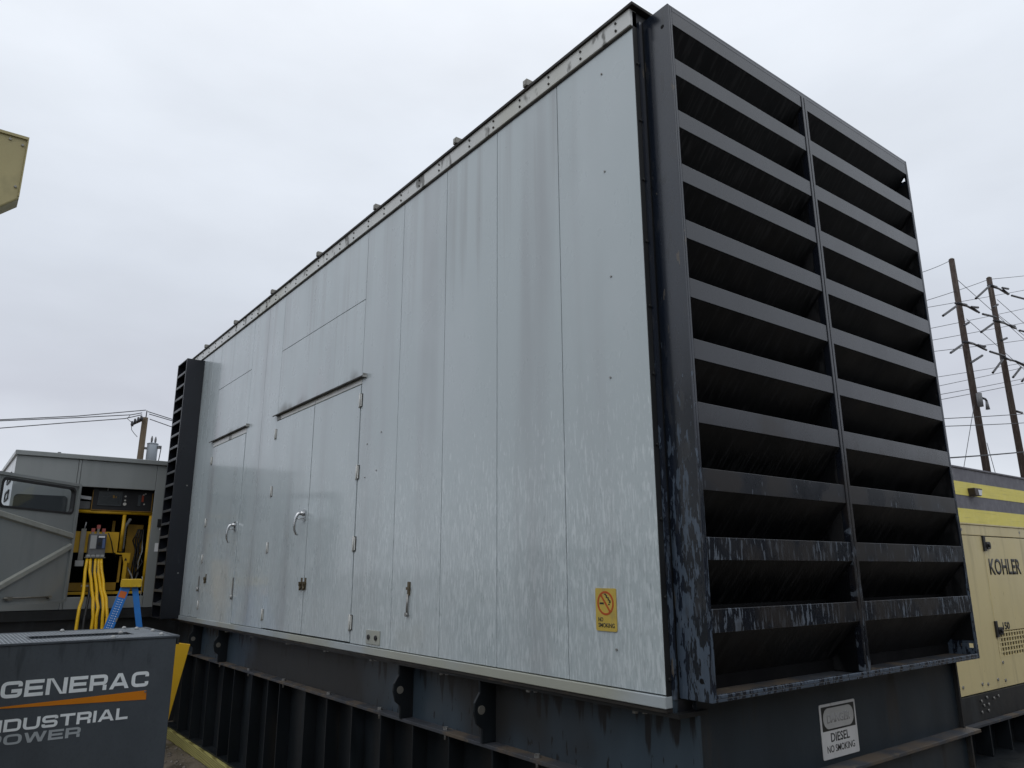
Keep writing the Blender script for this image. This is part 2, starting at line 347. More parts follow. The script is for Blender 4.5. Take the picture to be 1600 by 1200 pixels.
# ------------------------------------------------------------------ big silver enclosure
YE = 7.25          # far end of the long wall
XE = 2.30          # enclosure width
ZT = 2.898
enc = thing('generator_enclosure', 'huge silver walk-in generator enclosure with black louvred end, filling the middle', 'generator', (1.15, 3.6, 0))
core = MB().box(.03, XE, .012, YE, 0, 2.99); core.build('inner_core', M_hole, enc)
gp = .0022
def wall_panel(y0, y1, z0, z1, m_=M_wall, par=enc, name='wall_panel', x0=0., x1=.028):
    return box(name, m_, par, x0, x1, y0 + gp, y1 - gp, z0 + gp, z1 - gp, bevel=.002)
for y0, y1 in ((0, .53), (.53, 1.045), (1.045, 1.565), (1.565, 2.10), (2.10, 2.63), (4.255, 4.65), (4.65, 5.06), (6.12, 6.43), (6.43, YE)):
    wall_panel(y0 - (gp if y0 == 0 else 0), y1, .044, ZT)
wall_panel(2.63, 4.255, 2.372, ZT); wall_panel(2.63, 4.255, 1.79, 2.372, M_wall_grime)
wall_panel(5.06, 6.12, 2.385, ZT); wall_panel(5.06, 6.12, 1.82, 2.385, M_wall_grime)
wall_panel(2.63, 4.255, 1.748, 1.79, M_trim, name='door_header'); wall_panel(5.06, 6.12, 1.765, 1.82, M_trim, name='door_header')
for y0, y1, z in ((2.56, 4.30, 1.79), (5.0, 6.2, 1.823)):
    o = MB().prism([(0, -.006), (-.028, -.014), (-.028, -.024), (-.025, -.024), (-.025, -.017), (0, -.010)], (0.001, y0, z + .02), X, Z, Y, 0, y1 - y0).build('drip_rail', M_rust, enc)
    MB().box(-.030, -.001, y0 - .005, y0 + .004, z - .008, z + .018).build('rail_end', M_trim, o)
def hinge(par, y, z, h=.085, two=True):
    MB().box(-.0042, -.001, y - .026, y + (.026 if two else .006), z - h / 2 - .005, z + h / 2 + .004).build('hinge_gap', M_rust, par)
    b = MB().box(-.007, -.0042, y - .021, y - .008, z - h / 2, z + h / 2)
    if two: b.box(-.007, -.0042, y + .008, y + .021, z - h / 2, z + h / 2)
    b.tube([(-.009, y, z - h / 2 - .012), (-.009, y, z + h / 2 + .008)], .005, 8)
    return b.build('hinge', M_trim, par)
def handle(par, y, z):
    b = MB().prism(rrect(-.024, .024, -.045, .04, .012, 3), (-.003, y, z), Y, Z, -X, 0, .010)
    b.tube([(-.01, y, z + .008), (-.040, y, z + .010)], .019, 10, r1=.015)
    b.tube([(-.034, y, z + .014), (-.056, y + .004, z + .004), (-.070, y + .007, z - .025), (-.076, y + .008, z - .07), (-.073, y + .008, z - .115), (-.060, y + .007, z - .145), (-.046, y + .006, z - .150)], [.013, .013, .0115, .010, .009, .008, .006], 8)
    b.tube([(-.01, y, z - .028), (-.066, y + .006, z - .032)], .005, 6)
    return b.build('handle', M_chrome, par)
def hasp(par, y, z):
    b = MB().box(-.006, 0, y - .014, y + .014, z - .045, z + .04)
    b.tube([(-.012, y - .018, z), (-.012, y + .018, z)], .009, 8); b.box(-.026, -.006, y - .008, y + .008, z - .02, z + .012); b.tube([(-.016, y, z - .05), (-.016, y, z - .015)], .008, 8)
    return b.build('hasp', M_brass, par)
dr = wall_panel(2.634, 3.432, .05, 1.745, name='door', x0=-.003); dl = wall_panel(3.438, 4.251, .05, 1.745, name='door', x0=-.003)
MB().box(.002, .02, 3.4325, 3.4375, .05, 1.745).build('door_seal', M_hole, dr)
for z in (1.63, 1.135, .665, .172): hinge(dr, 2.632, z)
for z in (1.632, 1.142, .681, .154): hinge(dl, 4.253, z, .075, False)
handle(dl, 3.495, .905); hasp(dr, 3.405, .405); hasp(dl, 3.475, .405)
d3 = wall_panel(5.064, 6.116, .032, 1.762, name='door', x0=-.003)
for z in (1.62, .98, .62, .17): hinge(d3, 6.118, z, .07, False)
handle(d3, 5.13, .90); hasp(d3, 5.93, .43)
for y, z0, z1 in ((5.062, .25, .44), (6.16, .30, .45)):
    b = MB().box(-.010, 0, y - .008, y + .008, z0 + .03, z1); b.tube([(-.012, y, z0), (-.012, y, z0 + .04)], .01, 8); b.build('bolt_latch', M_zinc, enc)
b = MB().box(-.008, 0, 1.878, 1.902, .355, .43); b.box(-.014, -.004, 1.872, 1.908, .385, .40); b.build('bolt_latch', M_brass, enc)
b = MB().tube([(-.01, 1.892, .36), (-.01, 1.895, .255)], .007, 8); b.tube([(-.004, 1.896, .25), (-.02, 1.896, .25)], .012, 8); b.build('latch_rod', M_zinc, enc)
pl = MB().box(-.006, 0, 2.222, 2.402, .060, .142).build('service_plate', M_sill, enc, .002)
for y in (2.265, 2.360): MB().tube([(-.004, y, .100), (-.013, y, .100)], .015, 8).build('plug', M_cable_k, pl)
dots = MB()
for y, z in ((.242, .186), (.221, 1.288), (.194, 1.741), (.209, 2.261), (.205, 2.772), (2.311, 1.363), (2.506, 1.31), (2.36, 1.12), (2.52, 1.09)):
    dots.tube([(.002, y, z), (-.005, y, z)], .0048, 6)
stuff(dots.build('screws', M_zinc, enc))
sill = box('bottom_trim', M_sill, enc, -.010, .03, -.004, YE, 0, .042, bevel=.003)
MB().box(-.004, .03, -.002, YE, -.014, -.002).build('sill_gasket', M_rust, enc)
# roof trim with paired screws, in lengths that butt
ys = [-.004, 1.55, 3.42, 5.05, YE]
for a, b_ in zip(ys, ys[1:]):
    t = box('top_trim', M_trim, enc, -.016, .03, a + .001, b_ - .001, 2.902, 2.990, bevel=.003)
    sc = MB(); y = a + .09
    while y < b_ - .03:
        for z in (2.925, 2.965): sc.tube([(-.014, y, z), (-.021, y, z)], .0065, 6)
        y += .243
    stuff(sc.build('screws', M_rust, t))
MB().box(-.006, .028, 0, YE, 2.893, 2.902).build('shadow_strip', M_rust, enc)
MB().box(-.028, XE + .03, -.03, YE + .03, 2.990, 3.004).build('roof', M_rust, enc)
for y in (.746, 1.435, 2.49, 3.509, 4.569, 5.658, 6.728):
    b = MB().box(-.036, XE + .04, y - .017, y + .017, 3.006, 3.044); b.box(-.0385, -.0365, y - .011, y + .011, 3.012, 3.038); b.build('roof_bar', M_tin, enc, .004)
# end wall strip beside the hood, with bolts
MB().box(.001, XE, -.003, .011, .0, 2.985).build('end_wall', M_skid, enc)
MB().box(.028, .044, -.018, -.004, .03, 2.93).build('hood_flange', M_black, enc)
bl = MB()
for k in range(10): bl.tube([(.018, -.003, .1 + k * .29), (.018, -.010, .1 + k * .29)], .007, 6)
stuff(bl.build('bolts', M_skid, enc))

# exhaust hood on the near end
HX0, HX1, HY, HZ0, HZ1 = .068, 2.285, -.155, .03, 2.956
hood = MB().box(HX0, HX0 + .012, HY, -.004, HZ0, HZ1)
hood.box(HX0 + .012, HX1 - .012, HY + .001, -.004, HZ1 - .012, HZ1); hood.box(HX0 + .012, HX1 - .012, HY + .001, -.004, HZ0, HZ0 + .012)
y0, y1 = HY, -.004
for a, b_ in ((HZ0, .082), (.104, 2.826), (2.85, HZ1)): hood.box(HX1 - .012, HX1, y0, y1, a, b_)
for a, b_ in ((.082, .104), (2.826, 2.85)): hood.box(HX1 - .012, HX1, y0, -.135, a, b_); hood.box(HX1 - .012, HX1, -.112, y1, a, b_)
hood.box(HX0 + .012, HX0 + .026, HY, HY + .01, HZ0 + .012, HZ1 - .012); hood.box(HX1 - .022, HX1 - .012, HY, HY + .01, HZ0 + .012, HZ1 - .012)
hood.box(HX0 + .026, HX1 - .022, HY, HY + .01, HZ1 - .030, HZ1 - .012); hood.box(HX0 + .026, HX1 - .022, HY - .002, HY + .01, HZ0 + .012, HZ0 + .026)
hood = hood.build('exhaust_hood', M_black, enc, .0025)
MB().tube([(HX0 - .0005, -.118, 2.855), (HX0 + .004, -.118, 2.855)], .010, 10).build('drain_hole', M_hole, hood)
MB().tube([(HX0 - .0005, -.112, .10), (HX0 + .004, -.112, .10)], .010, 10).build('drain_hole', M_hole, hood)
b = MB().box(1.118, 1.137, HY - .003, HY + .03, HZ0 + .026, HZ1 - .03); b.box(1.143, 1.162, HY - .003, HY + .03, HZ0 + .026, HZ1 - .03); b.box(1.137, 1.143, HY + .006, HY + .03, HZ0 + .026, HZ1 - .03)
b.build('mullion', M_louv, hood, .002)
MB().box(HX1 - .016, HX1 - .0125, HY + .012, -.01, .12, 2.80).build('inner_lining', M_slope, hood)
MB().box(1.112, 1.168, HY + .0305, -.01, HZ0 + .02, HZ1 - .03).build('mullion_web', M_slope, hood)
MB().box(HX0 + .012, HX1 - .012, -.008, -.0045, HZ0 + .012, HZ1 - .012).build('back_panel', M_hole, hood)
MB().box(HX0 + .012, HX1 - .012, HY + .012, -.01, HZ0 + .013, HZ0 + .016).build('dirty_sill', M_flange, hood)
ZL = [2.858 - .2593 * k for k in range(11)]
for c0, c1 in ((HX0 + .027, 1.117), (1.163, HX1 - .023)):
    z = ZL[0]
    lip = MB().box(c0, c1, HY + .001, HY + .004, z, z + .084).box(c0, c1, HY + .004, HY + .016, z + .081, z + .084).build('louvre_blade', M_louv, hood, .0015)
    sl = MB().prism([(HY + .004, z + .002), (HY + .004, z - .001), (-.010, z - .168), (-.010, z - .164)], (c0, 0, 0), Y, Z, X, 0, c1 - c0).build('blade_slope', M_slope, lip)
    for zz in ZL[1:]:
        q = dup(lip, (0, 0, zz - z), hood)
        p_ = dup(sl, (0, 0, 0)); p_.parent = q

# side intake hood near the far end of the long wall
IX, IY0, IY1, IZ0, IZ1 = -.195, 6.79, 7.20, .01, 2.868
ih = MB().box(IX, -.001, IY0, IY0 + .012, IZ0, IZ1); ih.box(IX, -.001, IY1 - .012, IY1, IZ0, IZ1)
ih.box(IX + .001, -.001, IY0 + .012, IY1 - .012, IZ1 - .012, IZ1); ih.box(IX + .001, -.001, IY0 + .012, IY1 - .012, IZ0, IZ0 + .012)
ih.box(IX, IX + .008, IY0 + .012, IY0 + .024, IZ0 + .012, IZ1 - .012); ih.box(IX, IX + .008, IY1 - .024, IY1 - .012, IZ0 + .012, IZ1 - .012)
ih = ih.build('intake_hood', M_black2, enc, .0025)
MB().box(-.012, -.002, IY0 + .012, IY1 - .012, IZ0 + .012, IZ1 - .012).build('back_panel', M_hole, ih)
z = 2.70
lip = MB().box(IX - .002, IX + .002, IY0 + .025, IY1 - .025, z, z + .024).build('louvre_blade', M_lip, ih)
lip2 = MB().prism([(IX + .003, z + .0), (IX + .003, z - .004), (-.03, z + .106), (-.03, z + .11)], (0, IY0 + .013, 0), X, Z, Y, 0, IY1 - IY0 - .026).build('blade_slope', M_inblade, lip)
for k in range(1, 19):
    q = dup(lip, (0, 0, -.142 * k), ih); p_ = dup(lip2, (0, 0, 0)); p_.parent = q
b = MB()
for z in (1.42, .48): b.tube([(-.06, IY0 + .001, z), (-.06, IY0 - .006, z)], .008, 6)
b.build('bolt', M_zinc, ih)

# no smoking sticker on the silver wall
sg = thing('no_smoking_sign', 'small yellow NO SMOKING sign with struck-out cigarette, on the silver wall', 'sign', (0, .295, .25))
o0 = Vector((-.001, .352, .252)); UU, VV, WW = -Y, Z, -X     # text runs from far to near
sgw, sgh = .118, .166
MB().prism(rrect(0, sgw, 0, sgh, .006, 2), o0, UU, VV, WW, 0, .003).build('plate', M_yel_sign, sg)
cc, rr_ = (.058, .108), .047
ring = lambda r: [(cc[0] + r * math.cos(t * math.pi / 16), cc[1] + r * math.sin(t * math.pi / 16)) for t in range(32)]
MB().strip(ring(rr_), ring(rr_ - .008), o0, UU, VV, WW, .003, .004, True).build('red_ring', M_red, sg)
a = math.radians(-52); ca, sa = math.cos(a), math.sin(a); q = rr_ - .004
MB().prism([(cc[0] + x * ca - y * sa, cc[1] + x * sa + y * ca) for x, y in ((-q, -.004), (q, -.004), (q, .004), (-q, .004))], o0, UU, VV, WW, .004, .0046).build('red_slash', M_red, sg)
b = MB().prism([(cc[0] - .034, .103), (cc[0] - .010, .103), (cc[0] - .010, .110), (cc[0] - .034, .110)], o0, UU, VV, WW, .003, .0036)
b.prism([(cc[0] + .016, .101), (cc[0] + .024, .101), (cc[0] + .024, .106), (cc[0] + .016, .106)], o0, UU, VV, WW, .003, .0036)
for k, (x, y) in enumerate(((.000, .142), (.006, .136), (.008, .130), (.015, .128), (.018, .121), (.025, .117), (.025, .111))):
    b.prism([(cc[0] + x - .004, y - .002), (cc[0] + x + .005, y - .002), (cc[0] + x + .004, y + .003), (cc[0] + x - .005, y + .003)], o0, UU, VV, WW, .003, .0036 + k * .0001)
b.build('cigarette', M_ink, sg)
text_mesh('NO', o0 + UU * .014 + VV * .036, UU, VV, WW, .028, .017, .003, .0036, .02, M_ink, 'lettering', sg)
text_mesh('SMOKING', o0 + UU * .014 + VV * .014, UU, VV, WW, .092, .017, .003, .0036, .02, M_ink, 'lettering', sg)

# ------------------------------------------------------------------ skid and tank under it
bt = thing('base_tank', 'dark blue-grey rusty steel skid and ribbed fuel tank under the silver enclosure', 'fuel tank', (1.15, 3.6, -1.1))
RX = .115
MB().box(RX, RX + .014, -.045, YE, -.318, -.03).box(.03, RX + .014, -.012, .010, -.029, .028).build('rail_web', M_base, bt)
MB().box(.012, RX + .06, -.045, YE, -.030, -.0145).build('top_flange', M_skid, bt)
MB().box(.045, RX + .06, -.07, YE, -.335, -.318).build('bottom_flange', M_flange, bt, .002)
def lifting_plate(y, par=bt):
    pr = [(.018, -.031), (.018, -.085), (-.012, -.13), (-.016, -.17), (.0, -.225), (.032, -.25), (.032, -.3175), (RX, -.3175), (RX, -.031)]
    o = MB().prism(pr, (0, y - .008, 0), X, Z, Y, 0, .016).build('lifting_plate', M_tank, par, .004)
    MB().tube([(.028, y + .0095, -.165), (.028, y - .0095, -.165)], .021, 14).build('lifting_eye', M_tin, o)
    return o
for y in (1.215, 2.02, 5.45, 6.3): lifting_plate(y)
for y in (.84, 1.6, 2.335, 3.075, 3.9, 4.7, 5.5):
    MB().tube([(.075, y, -.318), (.075, y, -.303)], .014, 6, smooth=False).tube([(.075, y, -.335), (.075, y, -.365)], .008, 6).build('flange_bolt', M_zinc, bt)
for y in (.20, .86, 1.6, 2.41, 3.1, 3.8, 4.6, 5.3):
    MB().tube([(.045, y, -.0305), (.045, y, -.045)], .012, 6, smooth=False).tube([(.045, y - .05, -.0305), (.045, y - .05, -.04)], .010, 6, smooth=False).build('clip_bolt', M_zinc, bt)
MB().box(RX + .0145, 2.25, -.030, -.012, -.318, .028).build('front_crossmember', M_tankfront, bt)
MB().box(RX + .061, 2.27, -.115, .02, -.334, -.3185).build('front_flange', M_flange, bt, .002)
MB().box(2.228, 2.246, -.05, -.0305, -.318, .024).build('end_gusset', M_base, bt)
MB().box(RX + .03, 2.22, .03, YE - .05, -1.1, -.337).build('tank_shell', M_tank, bt)
MB().box(RX + .06, 2.20, -.075, -.055, -1.1, -.34).build('tank_front', M_tankfront, bt)
MB().box(2.17, 2.185, -.10, -.0755, -1.1, -.342).build('tank_front_rib', M_base, bt)
MB().box(.055, RX + .029, -.06, YE - .05, -1.1, -1.085).build('tank_foot', M_tank, bt)
for y in (.35, .75, 1.153, 1.536, 1.902, 2.279, 2.665, 3.047, 3.419, 3.916, 4.166, 4.54, 5.0, 5.3, 5.75, 6.2, 6.65):
    MB().box(.052, RX + .0295, y - .006, y + .006, -1.085, -.336).build('tank_rib', M_tank, bt, .0015)
ds = thing('diesel_sign', 'faded white DIESEL NO SMOKING sign on dark steel below the black louvres', 'sign', (1.05, -.031, -.29))
o0 = Vector((.925, -.0305, -.296)); UU, VV, WW = X, Z, -Y
dw, dh = .290, .218
MB().prism(rrect(0, dw, 0, dh, .006, 2), o0, UU, VV, WW, 0, .003).build('plate', M_signwhite, ds)
MB().prism([(.012, .110), (dw - .012, .110), (dw - .012, .207), (.012, .207)], o0, UU, VV, WW, .003, .0036).build('black_band', M_ink, ds)
MB().prism(rrect(.022, dw - .022, .117, .200, .0412, 8), o0, UU, VV, WW, .0036, .0042).build('oval', M_signfade, ds)
text_mesh('DANGER', o0 + UU * .05 + VV * .140, UU, VV, WW, dw - .10, .036, .0042, .0045, .03, M_signghost, 'faded_lettering', ds)
text_mesh('DIESEL', o0 + UU * .070 + VV * .064, UU, VV, WW, .150, .036, .003, .0036, .014, M_ink, 'lettering', ds)
text_mesh('NO SMOKING', o0 + UU * .034 + VV * .024, UU, VV, WW, .222, .028, .003, .0036, .008, M_ink, 'lettering', ds)

tb = MB().box(.025, .115, 2.2, 7.3, -1.195, -1.101).build('timber_beam', M_timber, None, .004)
tag(tb, 'greenish-yellow treated timber laid along the foot of the dark tank', 'timber')

# ------------------------------------------------------------------ grey generator with its door open
GY = 7.9
gg = thing('grey_generator', 'grey generator cabinet with open windowed door and yellow frame inside, far left', 'generator', (-.6, 9.4, G))
gx0, gx1, gy1, gz0, gz1 = -1.605, .75, 11.2, .09, 1.762
OX0, OX1, OZ0, OZ1 = -.965, -.150, .222, 1.455
box('left_front_panel', M_grey, gg, gx0, OX0 - .03, GY, GY + .03, gz0, gz1, bevel=.004)
box('corner_post', M_grey, gg, OX0 - .027, OX0, GY - .006, GY + .04, gz0, gz1, bevel=.004)
box('header_panel', M_grey, gg, OX0 + .003, OX1, GY, GY + .03, OZ1, gz1, bevel=.004)
rp_ = box('right_post', M_grey, gg, OX1 + .003, .02, GY, GY + .03, gz0, gz1, bevel=.004)
box('right_front_panel', M_grey, gg, .023, gx1, GY, GY + .03, gz0, gz1, bevel=.004)
box('sill_panel', M_grey, gg, OX0 + .003, OX1, GY - .002, GY + .03, gz0, OZ0, bevel=.004)
lsd = box('side_panel', M_greyside, gg, gx0, gx0 + .03, GY + .033, gy1, gz0, gz1, bevel=.004)
for y0, z0 in ((8.25, 1.50), (8.25, 1.30)):
    v = MB().strip([(y0, z0), (y0 + .5, z0), (y0 + .5, z0 + .11), (y0, z0 + .11)], [(y0 + .02, z0 + .02), (y0 + .48, z0 + .02), (y0 + .48, z0 + .09), (y0 + .02, z0 + .09)], (gx0, 0, 0), Y, Z, -X, .001, .012, True)
    v.build('side_vent', M_skid, lsd)
box('far_side_panel', M_grey, gg, gx1 - .03, gx1, GY + .033, gy1, gz0, gz1); box('rear_panel', M_grey, gg, gx0 + .031, gx1 - .031, gy1 - .03, gy1, gz0, gz1)
rf = box('roof', M_grey, gg, gx0 - .02, gx1 + .02, GY - .03, gy1 + .02, 1.764, 1.818, bevel=.006)
MB().tube([(-1.2, GY + .05, 1.818), (-1.2, GY + .05, 1.835)], .018, 8).build('roof_bolt', M_skid, rf)
wnd = MB().prism(rrect(-1.575, -1.06, 1.135, 1.335, .04, 4), (0, GY, 0), X, Z, -Y, .001, .006).build('dark_window', M_scr, gg)
sk = box('skid', M_skid, gg, gx0, gx1, GY + .05, gy1, G, gz0 - .004)
MB().box(gx0 - .01, gx1, GY - .01, GY + .0495, -.02, .085).build('skid_rail', M_skid, gg)
# cavity
cv = MB().box(-1.0, -.09, 8.95, 8.97, .1, 1.75); cv.box(-1.0, -.985, GY + .045, 8.95, .1, 1.75); cv.box(-.105, -.09, GY + .045, 8.95, .1, 1.75); cv.box(-.985, -.105, GY + .045, 8.95, .1, .115); cv.box(-.985, -.105, GY + .045, 8.95, 1.735, 1.75)
cv.build('cavity_lining', M_hole, gg)
cp = box('control_panel', M_panel, gg, -.790, -.142, 8.03, 8.12, 1.205, 1.46, bevel=.004)
b = MB().strip([(-.792, 1.203), (-.140, 1.203), (-.140, 1.43), (-.792, 1.43)], [(-.784, 1.211), (-.148, 1.211), (-.148, 1.43), (-.784, 1.43)], (0, 8.03, 0), X, Z, -Y, .001, .008, False)
b = MB().box(-.796, -.788, 8.018, 8.0295, 1.2, 1.43).box(-.787, -.146, 8.018, 8.0295, 1.2, 1.207).box(-.145, -.138, 8.018, 8.0295, 1.2, 1.43); b.build('amber_edging', M_amber, cp)
sc_ = box('screen', M_scr, cp, -.725, -.492, 8.022, 8.0295, 1.270, 1.420)
b = MB().box(-.735, -.7255, 8.016, 8.0295, 1.26, 1.43).box(-.4915, -.482, 8.016, 8.0295, 1.26, 1.43).box(-.725, -.492, 8.016, 8.0295, 1.4205, 1.43).box(-.725, -.492, 8.016, 8.0295, 1.26, 1.2695); b.build('screen_frame', M_scrframe, sc_)
MB().box(-.58, -.56, 8.019, 8.0215, 1.35, 1.385).box(-.55, -.54, 8.019, 8.0215, 1.35, 1.37).build('screen_readout', M_amber, sc_)
MB().box(-.69, -.61, 8.019, 8.0215, 1.36, 1.37).build('screen_readout', M_scrframe, sc_)
for z, r in ((1.376, .011), (1.328, .011), (1.284, .019)): MB().tube([(-.444, 8.0295, z), (-.444, 8.012, z)], r, 10).build('button', M_btn, cp)
MB().box(-.262, -.240, 8.020, 8.0295, 1.32, 1.40).build('warning_light', M_led, cp)
MB().box(-.30, -.27, 8.020, 8.0295, 1.27, 1.40).build('switch_block', M_scrframe, cp)
for x, z in ((-.225, 1.418), (-.245, 1.405), (-.230, 1.292)): MB().tube([(x, 8.0295, z), (x, 8.015, z)], .009, 8).build('indicator', M_btn, cp)
MB().tube([(-.64, 8.025, 1.43), (-.64, 8.025, 1.49)], .006, 6).build('antenna', M_pale, cp)
b = MB().box(-.945, -.80, 8.06, 8.16, 1.212, 1.302); b.build('meter_box', M_brk, gg, .004)
MB().prism([(-.945, 1.335), (-.80, 1.318), (-.80, 1.355), (-.945, 1.372)], (0, 8.05, 0), X, Z, Y, 0, .05).build('white_bracket', M_white, gg)
MB().tube([(-.925, 8.05, 1.182), (-.115, 8.05, 1.182)], .021, 12).build('yellow_cross_bar', M_eyel, gg)
MB().tube([(-.128, 8.05, 1.16), (-.128, 8.05, .26)], .024, 12).build('yellow_post', M_eyel, gg)
MB().tube([(-.424, 8.05, 1.16), (-.424, 8.05, .73)], .020, 12).build('yellow_post', M_eyel, gg)
box('yellow_post', M_eyel, gg, -.945, -.925, 8.04, 8.06, .24, 1.16)
MB().prism([(-.923, .715), (-.455, .715), (-.455, .955), (-.923, .955)], (0, 8.07, 0), X, Z, Y, 0, .012).build('yellow_plate', M_eyel, gg)
MB().prism([(-.47, .715), (-.31, .715), (-.31, .60), (-.335, .60), (-.335, .38), (-.375, .38), (-.375, .60), (-.40, .695), (-.47, .70)], (0, 8.05, 0), X, Z, Y, 0, .012).build('yellow_bracket', M_eyel, gg)
MB().prism([(-.372, .625), (-.340, .625), (-.356, .66)], (0, 8.05, 0), X, Z, -Y, .001, .003).build('warning_mark', M_ink, gg)
MB().box(-.94, -.14, 8.045, 8.065, .245, .275).build('yellow_bottom_rail', M_eyel, gg)
MB().box(-.93, -.42, 8.10, 8.12, .285, .375).build('yellow_shelf', M_yeldk, gg)
MB().box(-.415, -.39, 8.10, 8.12, .375, .68).build('yellow_upright', M_yeldk, gg)
MB().box(-.335, -.16, 8.26, 8.27, .28, 1.06).build('yellow_inner_panel', M_yeldk, gg)
MB().box(-.50, -.47, 8.3, 8.32, .75, 1.1).build('yellow_inner_post', M_yeldk, gg)
MB().box(-.78, -.66, 8.085, 8.0995, .33, .35).build('shelf_label', M_btn, gg)
br = box('circuit_breaker', M_brk, gg, -.775, -.605, 7.93, 8.065, .69, .925, bevel=.004)
MB().box(-.70, -.612, 7.922, 7.9295, .755, .905).build('breaker_face', M_brkdk, br); MB().box(-.768, -.708, 7.922, 7.9295, .755, .905).build('breaker_label', M_pale, br)
MB().box(-.645, -.618, 7.917, 7.9215, .76, .87).build('breaker_sticker', M_brkblue, br); MB().box(-.69, -.625, 7.917, 7.9215, .88, .90).build('breaker_sticker', M_white, br)
MB().box(-.69, -.66, 7.905, 7.9215, .80, .83).build('breaker_toggle', M_ink, br)
for x, z in ((-.750, .945), (-.697, .985), (-.640, .945)): MB().box(x - .018, x + .018, 7.95, 7.98, z, z + .042).build('terminal_cap', M_lug, br); MB().box(x - .012, x + .012, 7.95, 7.98, .926, z - .001).build('terminal', M_tin, br)
for k in range(4): MB().box(-.79 + k * .047, -.79 + k * .047 + .040, 7.92, 7.99, .665, .689).build('lug', M_pale, br)
MB().box(-.80, -.595, 7.925, 7.99, .650, .664).build('lug_bar', M_tin, br)
MB().box(-.860, -.808, 8.03, 8.05, .63, .985).build('tin_strap', M_tin, gg); MB().tube([(-.83, 8.04, .986), (-.82, 8.04, 1.06)], .008, 6).build('strap_stud', M_pale, gg)
MB().box(-.885, -.80, 8.0, 8.06, .56, .625).build('relay', M_pale, gg)
hs = [(-.36 - .0 * k, 8.1, 1.10 - .014 * k) for k in range(30)]
hs = [(-.345 - .05 * min(1, k / 8), 8.10, 1.12 - .0125 * k) for k in range(30)]
MB().tube(hs, [.021 if k % 2 else .017 for k in range(30)], 10).build('corrugated_hose', M_hose, gg)
MB().tube([(-.40, 8.1, .76), (-.40, 8.1, .69)], .026, 10).build('hose_end', M_cable_k, gg)
MB().tube([(-.32, 8.1, .55), (-.27, 8.08, .46), (-.235, 8.06, .36), (-.23, 8.05, .26)], .008, 6).build('grey_lead', M_hose, gg)
MB().tube([(-.585, 7.98, .94), (-.54, 8.0, .84), (-.50, 8.04, .72), (-.46, 8.06, .66)], .006, 6).build('thin_lead', M_cable_k, gg)
for k in range(7):
    x = random.uniform(-.30, -.17); pts = [(x + random.uniform(-.03, .03), 8.2 + random.uniform(-.05, .05), 1.0 - .13 * j) for j in range(6)]
    MB().tube(pts, .008, 6).build('wiring', M_cable_k if k else M_hose, gg)
lk = MB().box(-.085, .01, GY - .02, GY - .001, 1.02, 1.115).build('latch_plate', M_skid, gg, .004)
MB().tube([(-.03, GY - .021, 1.065), (-.03, GY - .045, 1.065)], .018, 12).build('latch_knob', M_white, lk)
MB().box(-.085, -.045, GY - .003, GY - .0005, .73, .83).build('paper_label', M_white, gg); MB().box(-.055, -.03, GY - .003, GY - .0005, .985, 1.01).build('paper_label', M_white, gg)
# open door leaf: s runs from the hinge towards the camera, n is its inner face normal
hg = Vector((-.985, 7.80, 0)); Ds = Vector((-.695, -.719, 0)); Dn = Vector((.719, -.695, 0)) 
DL = 1.22; z0, z1 = .175, 1.465
leaf = MB()
wa, wb, wc, wd = .075, 1.12, 1.13, 1.405
leaf.frame_box(hg, Ds, Z, Dn, 0, wa, z0, z1, 0, .03); leaf.frame_box(hg, Ds, Z, Dn, wb, DL, z0, z1, 0, .03)
leaf.frame_box(hg, Ds, Z, Dn, wa, wb, z0, wc, 0, .03); leaf.frame_box(hg, Ds, Z, Dn, wa, wb, wd, z1, 0, .03)
leaf.frame_box(hg, Ds, Z, Dn, 0, .035, z0, z1, .0305, .05)
leaf.frame_box(hg, Ds, Z, Dn, .036, DL, z1 - .03, z1, .0305, .05); leaf.frame_box(hg, Ds, Z, Dn, .036, DL, z0, z0 + .025, .0305, .05)
leaf = leaf.build('door', M_grey, gg)
MB().strip(rrect(wa - .012, wb + .012, wc - .012, wd + .012, .05), rrect(wa + .010, wb - .010, wc + .010, wd - .010, .045), hg, Ds, Z, Dn, -.006, .038, True).build('window_gasket', M_cable_k, leaf)
MB().add([hg + Ds * a + Z * b_ + Dn * .014 for a, b_ in ((wa, wc), (wb, wc), (wb, wd), (wa, wd))], [(0, 1, 2, 3)]).build('window_pane', M_glass, leaf)
def brace(a, b_):
    d = Vector((b_[0] - a[0], b_[1] - a[1])).normalized(); p = Vector((-d.y, d.x))
    A, B = Vector(a), Vector(b_); w0, w1 = .036, .022
    prof = [(-w0, .0305), (-w1, .058), (w1, .058), (w0, .0305)]
    vs = []
    for c in (A, B):
        for off, n_ in prof: q = c + p * off; vs.append(hg + Ds * q.x + Z * q.y + Dn * n_)
    MB().add(vs, [(0, 1, 5, 4), (1, 2, 6, 5), (2, 3, 7, 6), (0, 4, 7, 3), (0, 3, 2, 1), (4, 5, 6, 7)]).build('brace', M_brace, leaf)
brace((1.2, 1.07), (.04, .885)); brace((1.2, .25), (.03, .775))
b = MB().tube([hg + Ds * .27 + Z * .238 + Dn * .05, hg + Ds * .9 + Z * .245 + Dn * .05], .009, 8)
b.frame_box(hg, Ds, Z, Dn, .25, .29, .222, .252, .031, .062).frame_box(hg, Ds, Z, Dn, .80, .86, .222, .26, .031, .062); b.build('door_stay', M_tin, leaf)

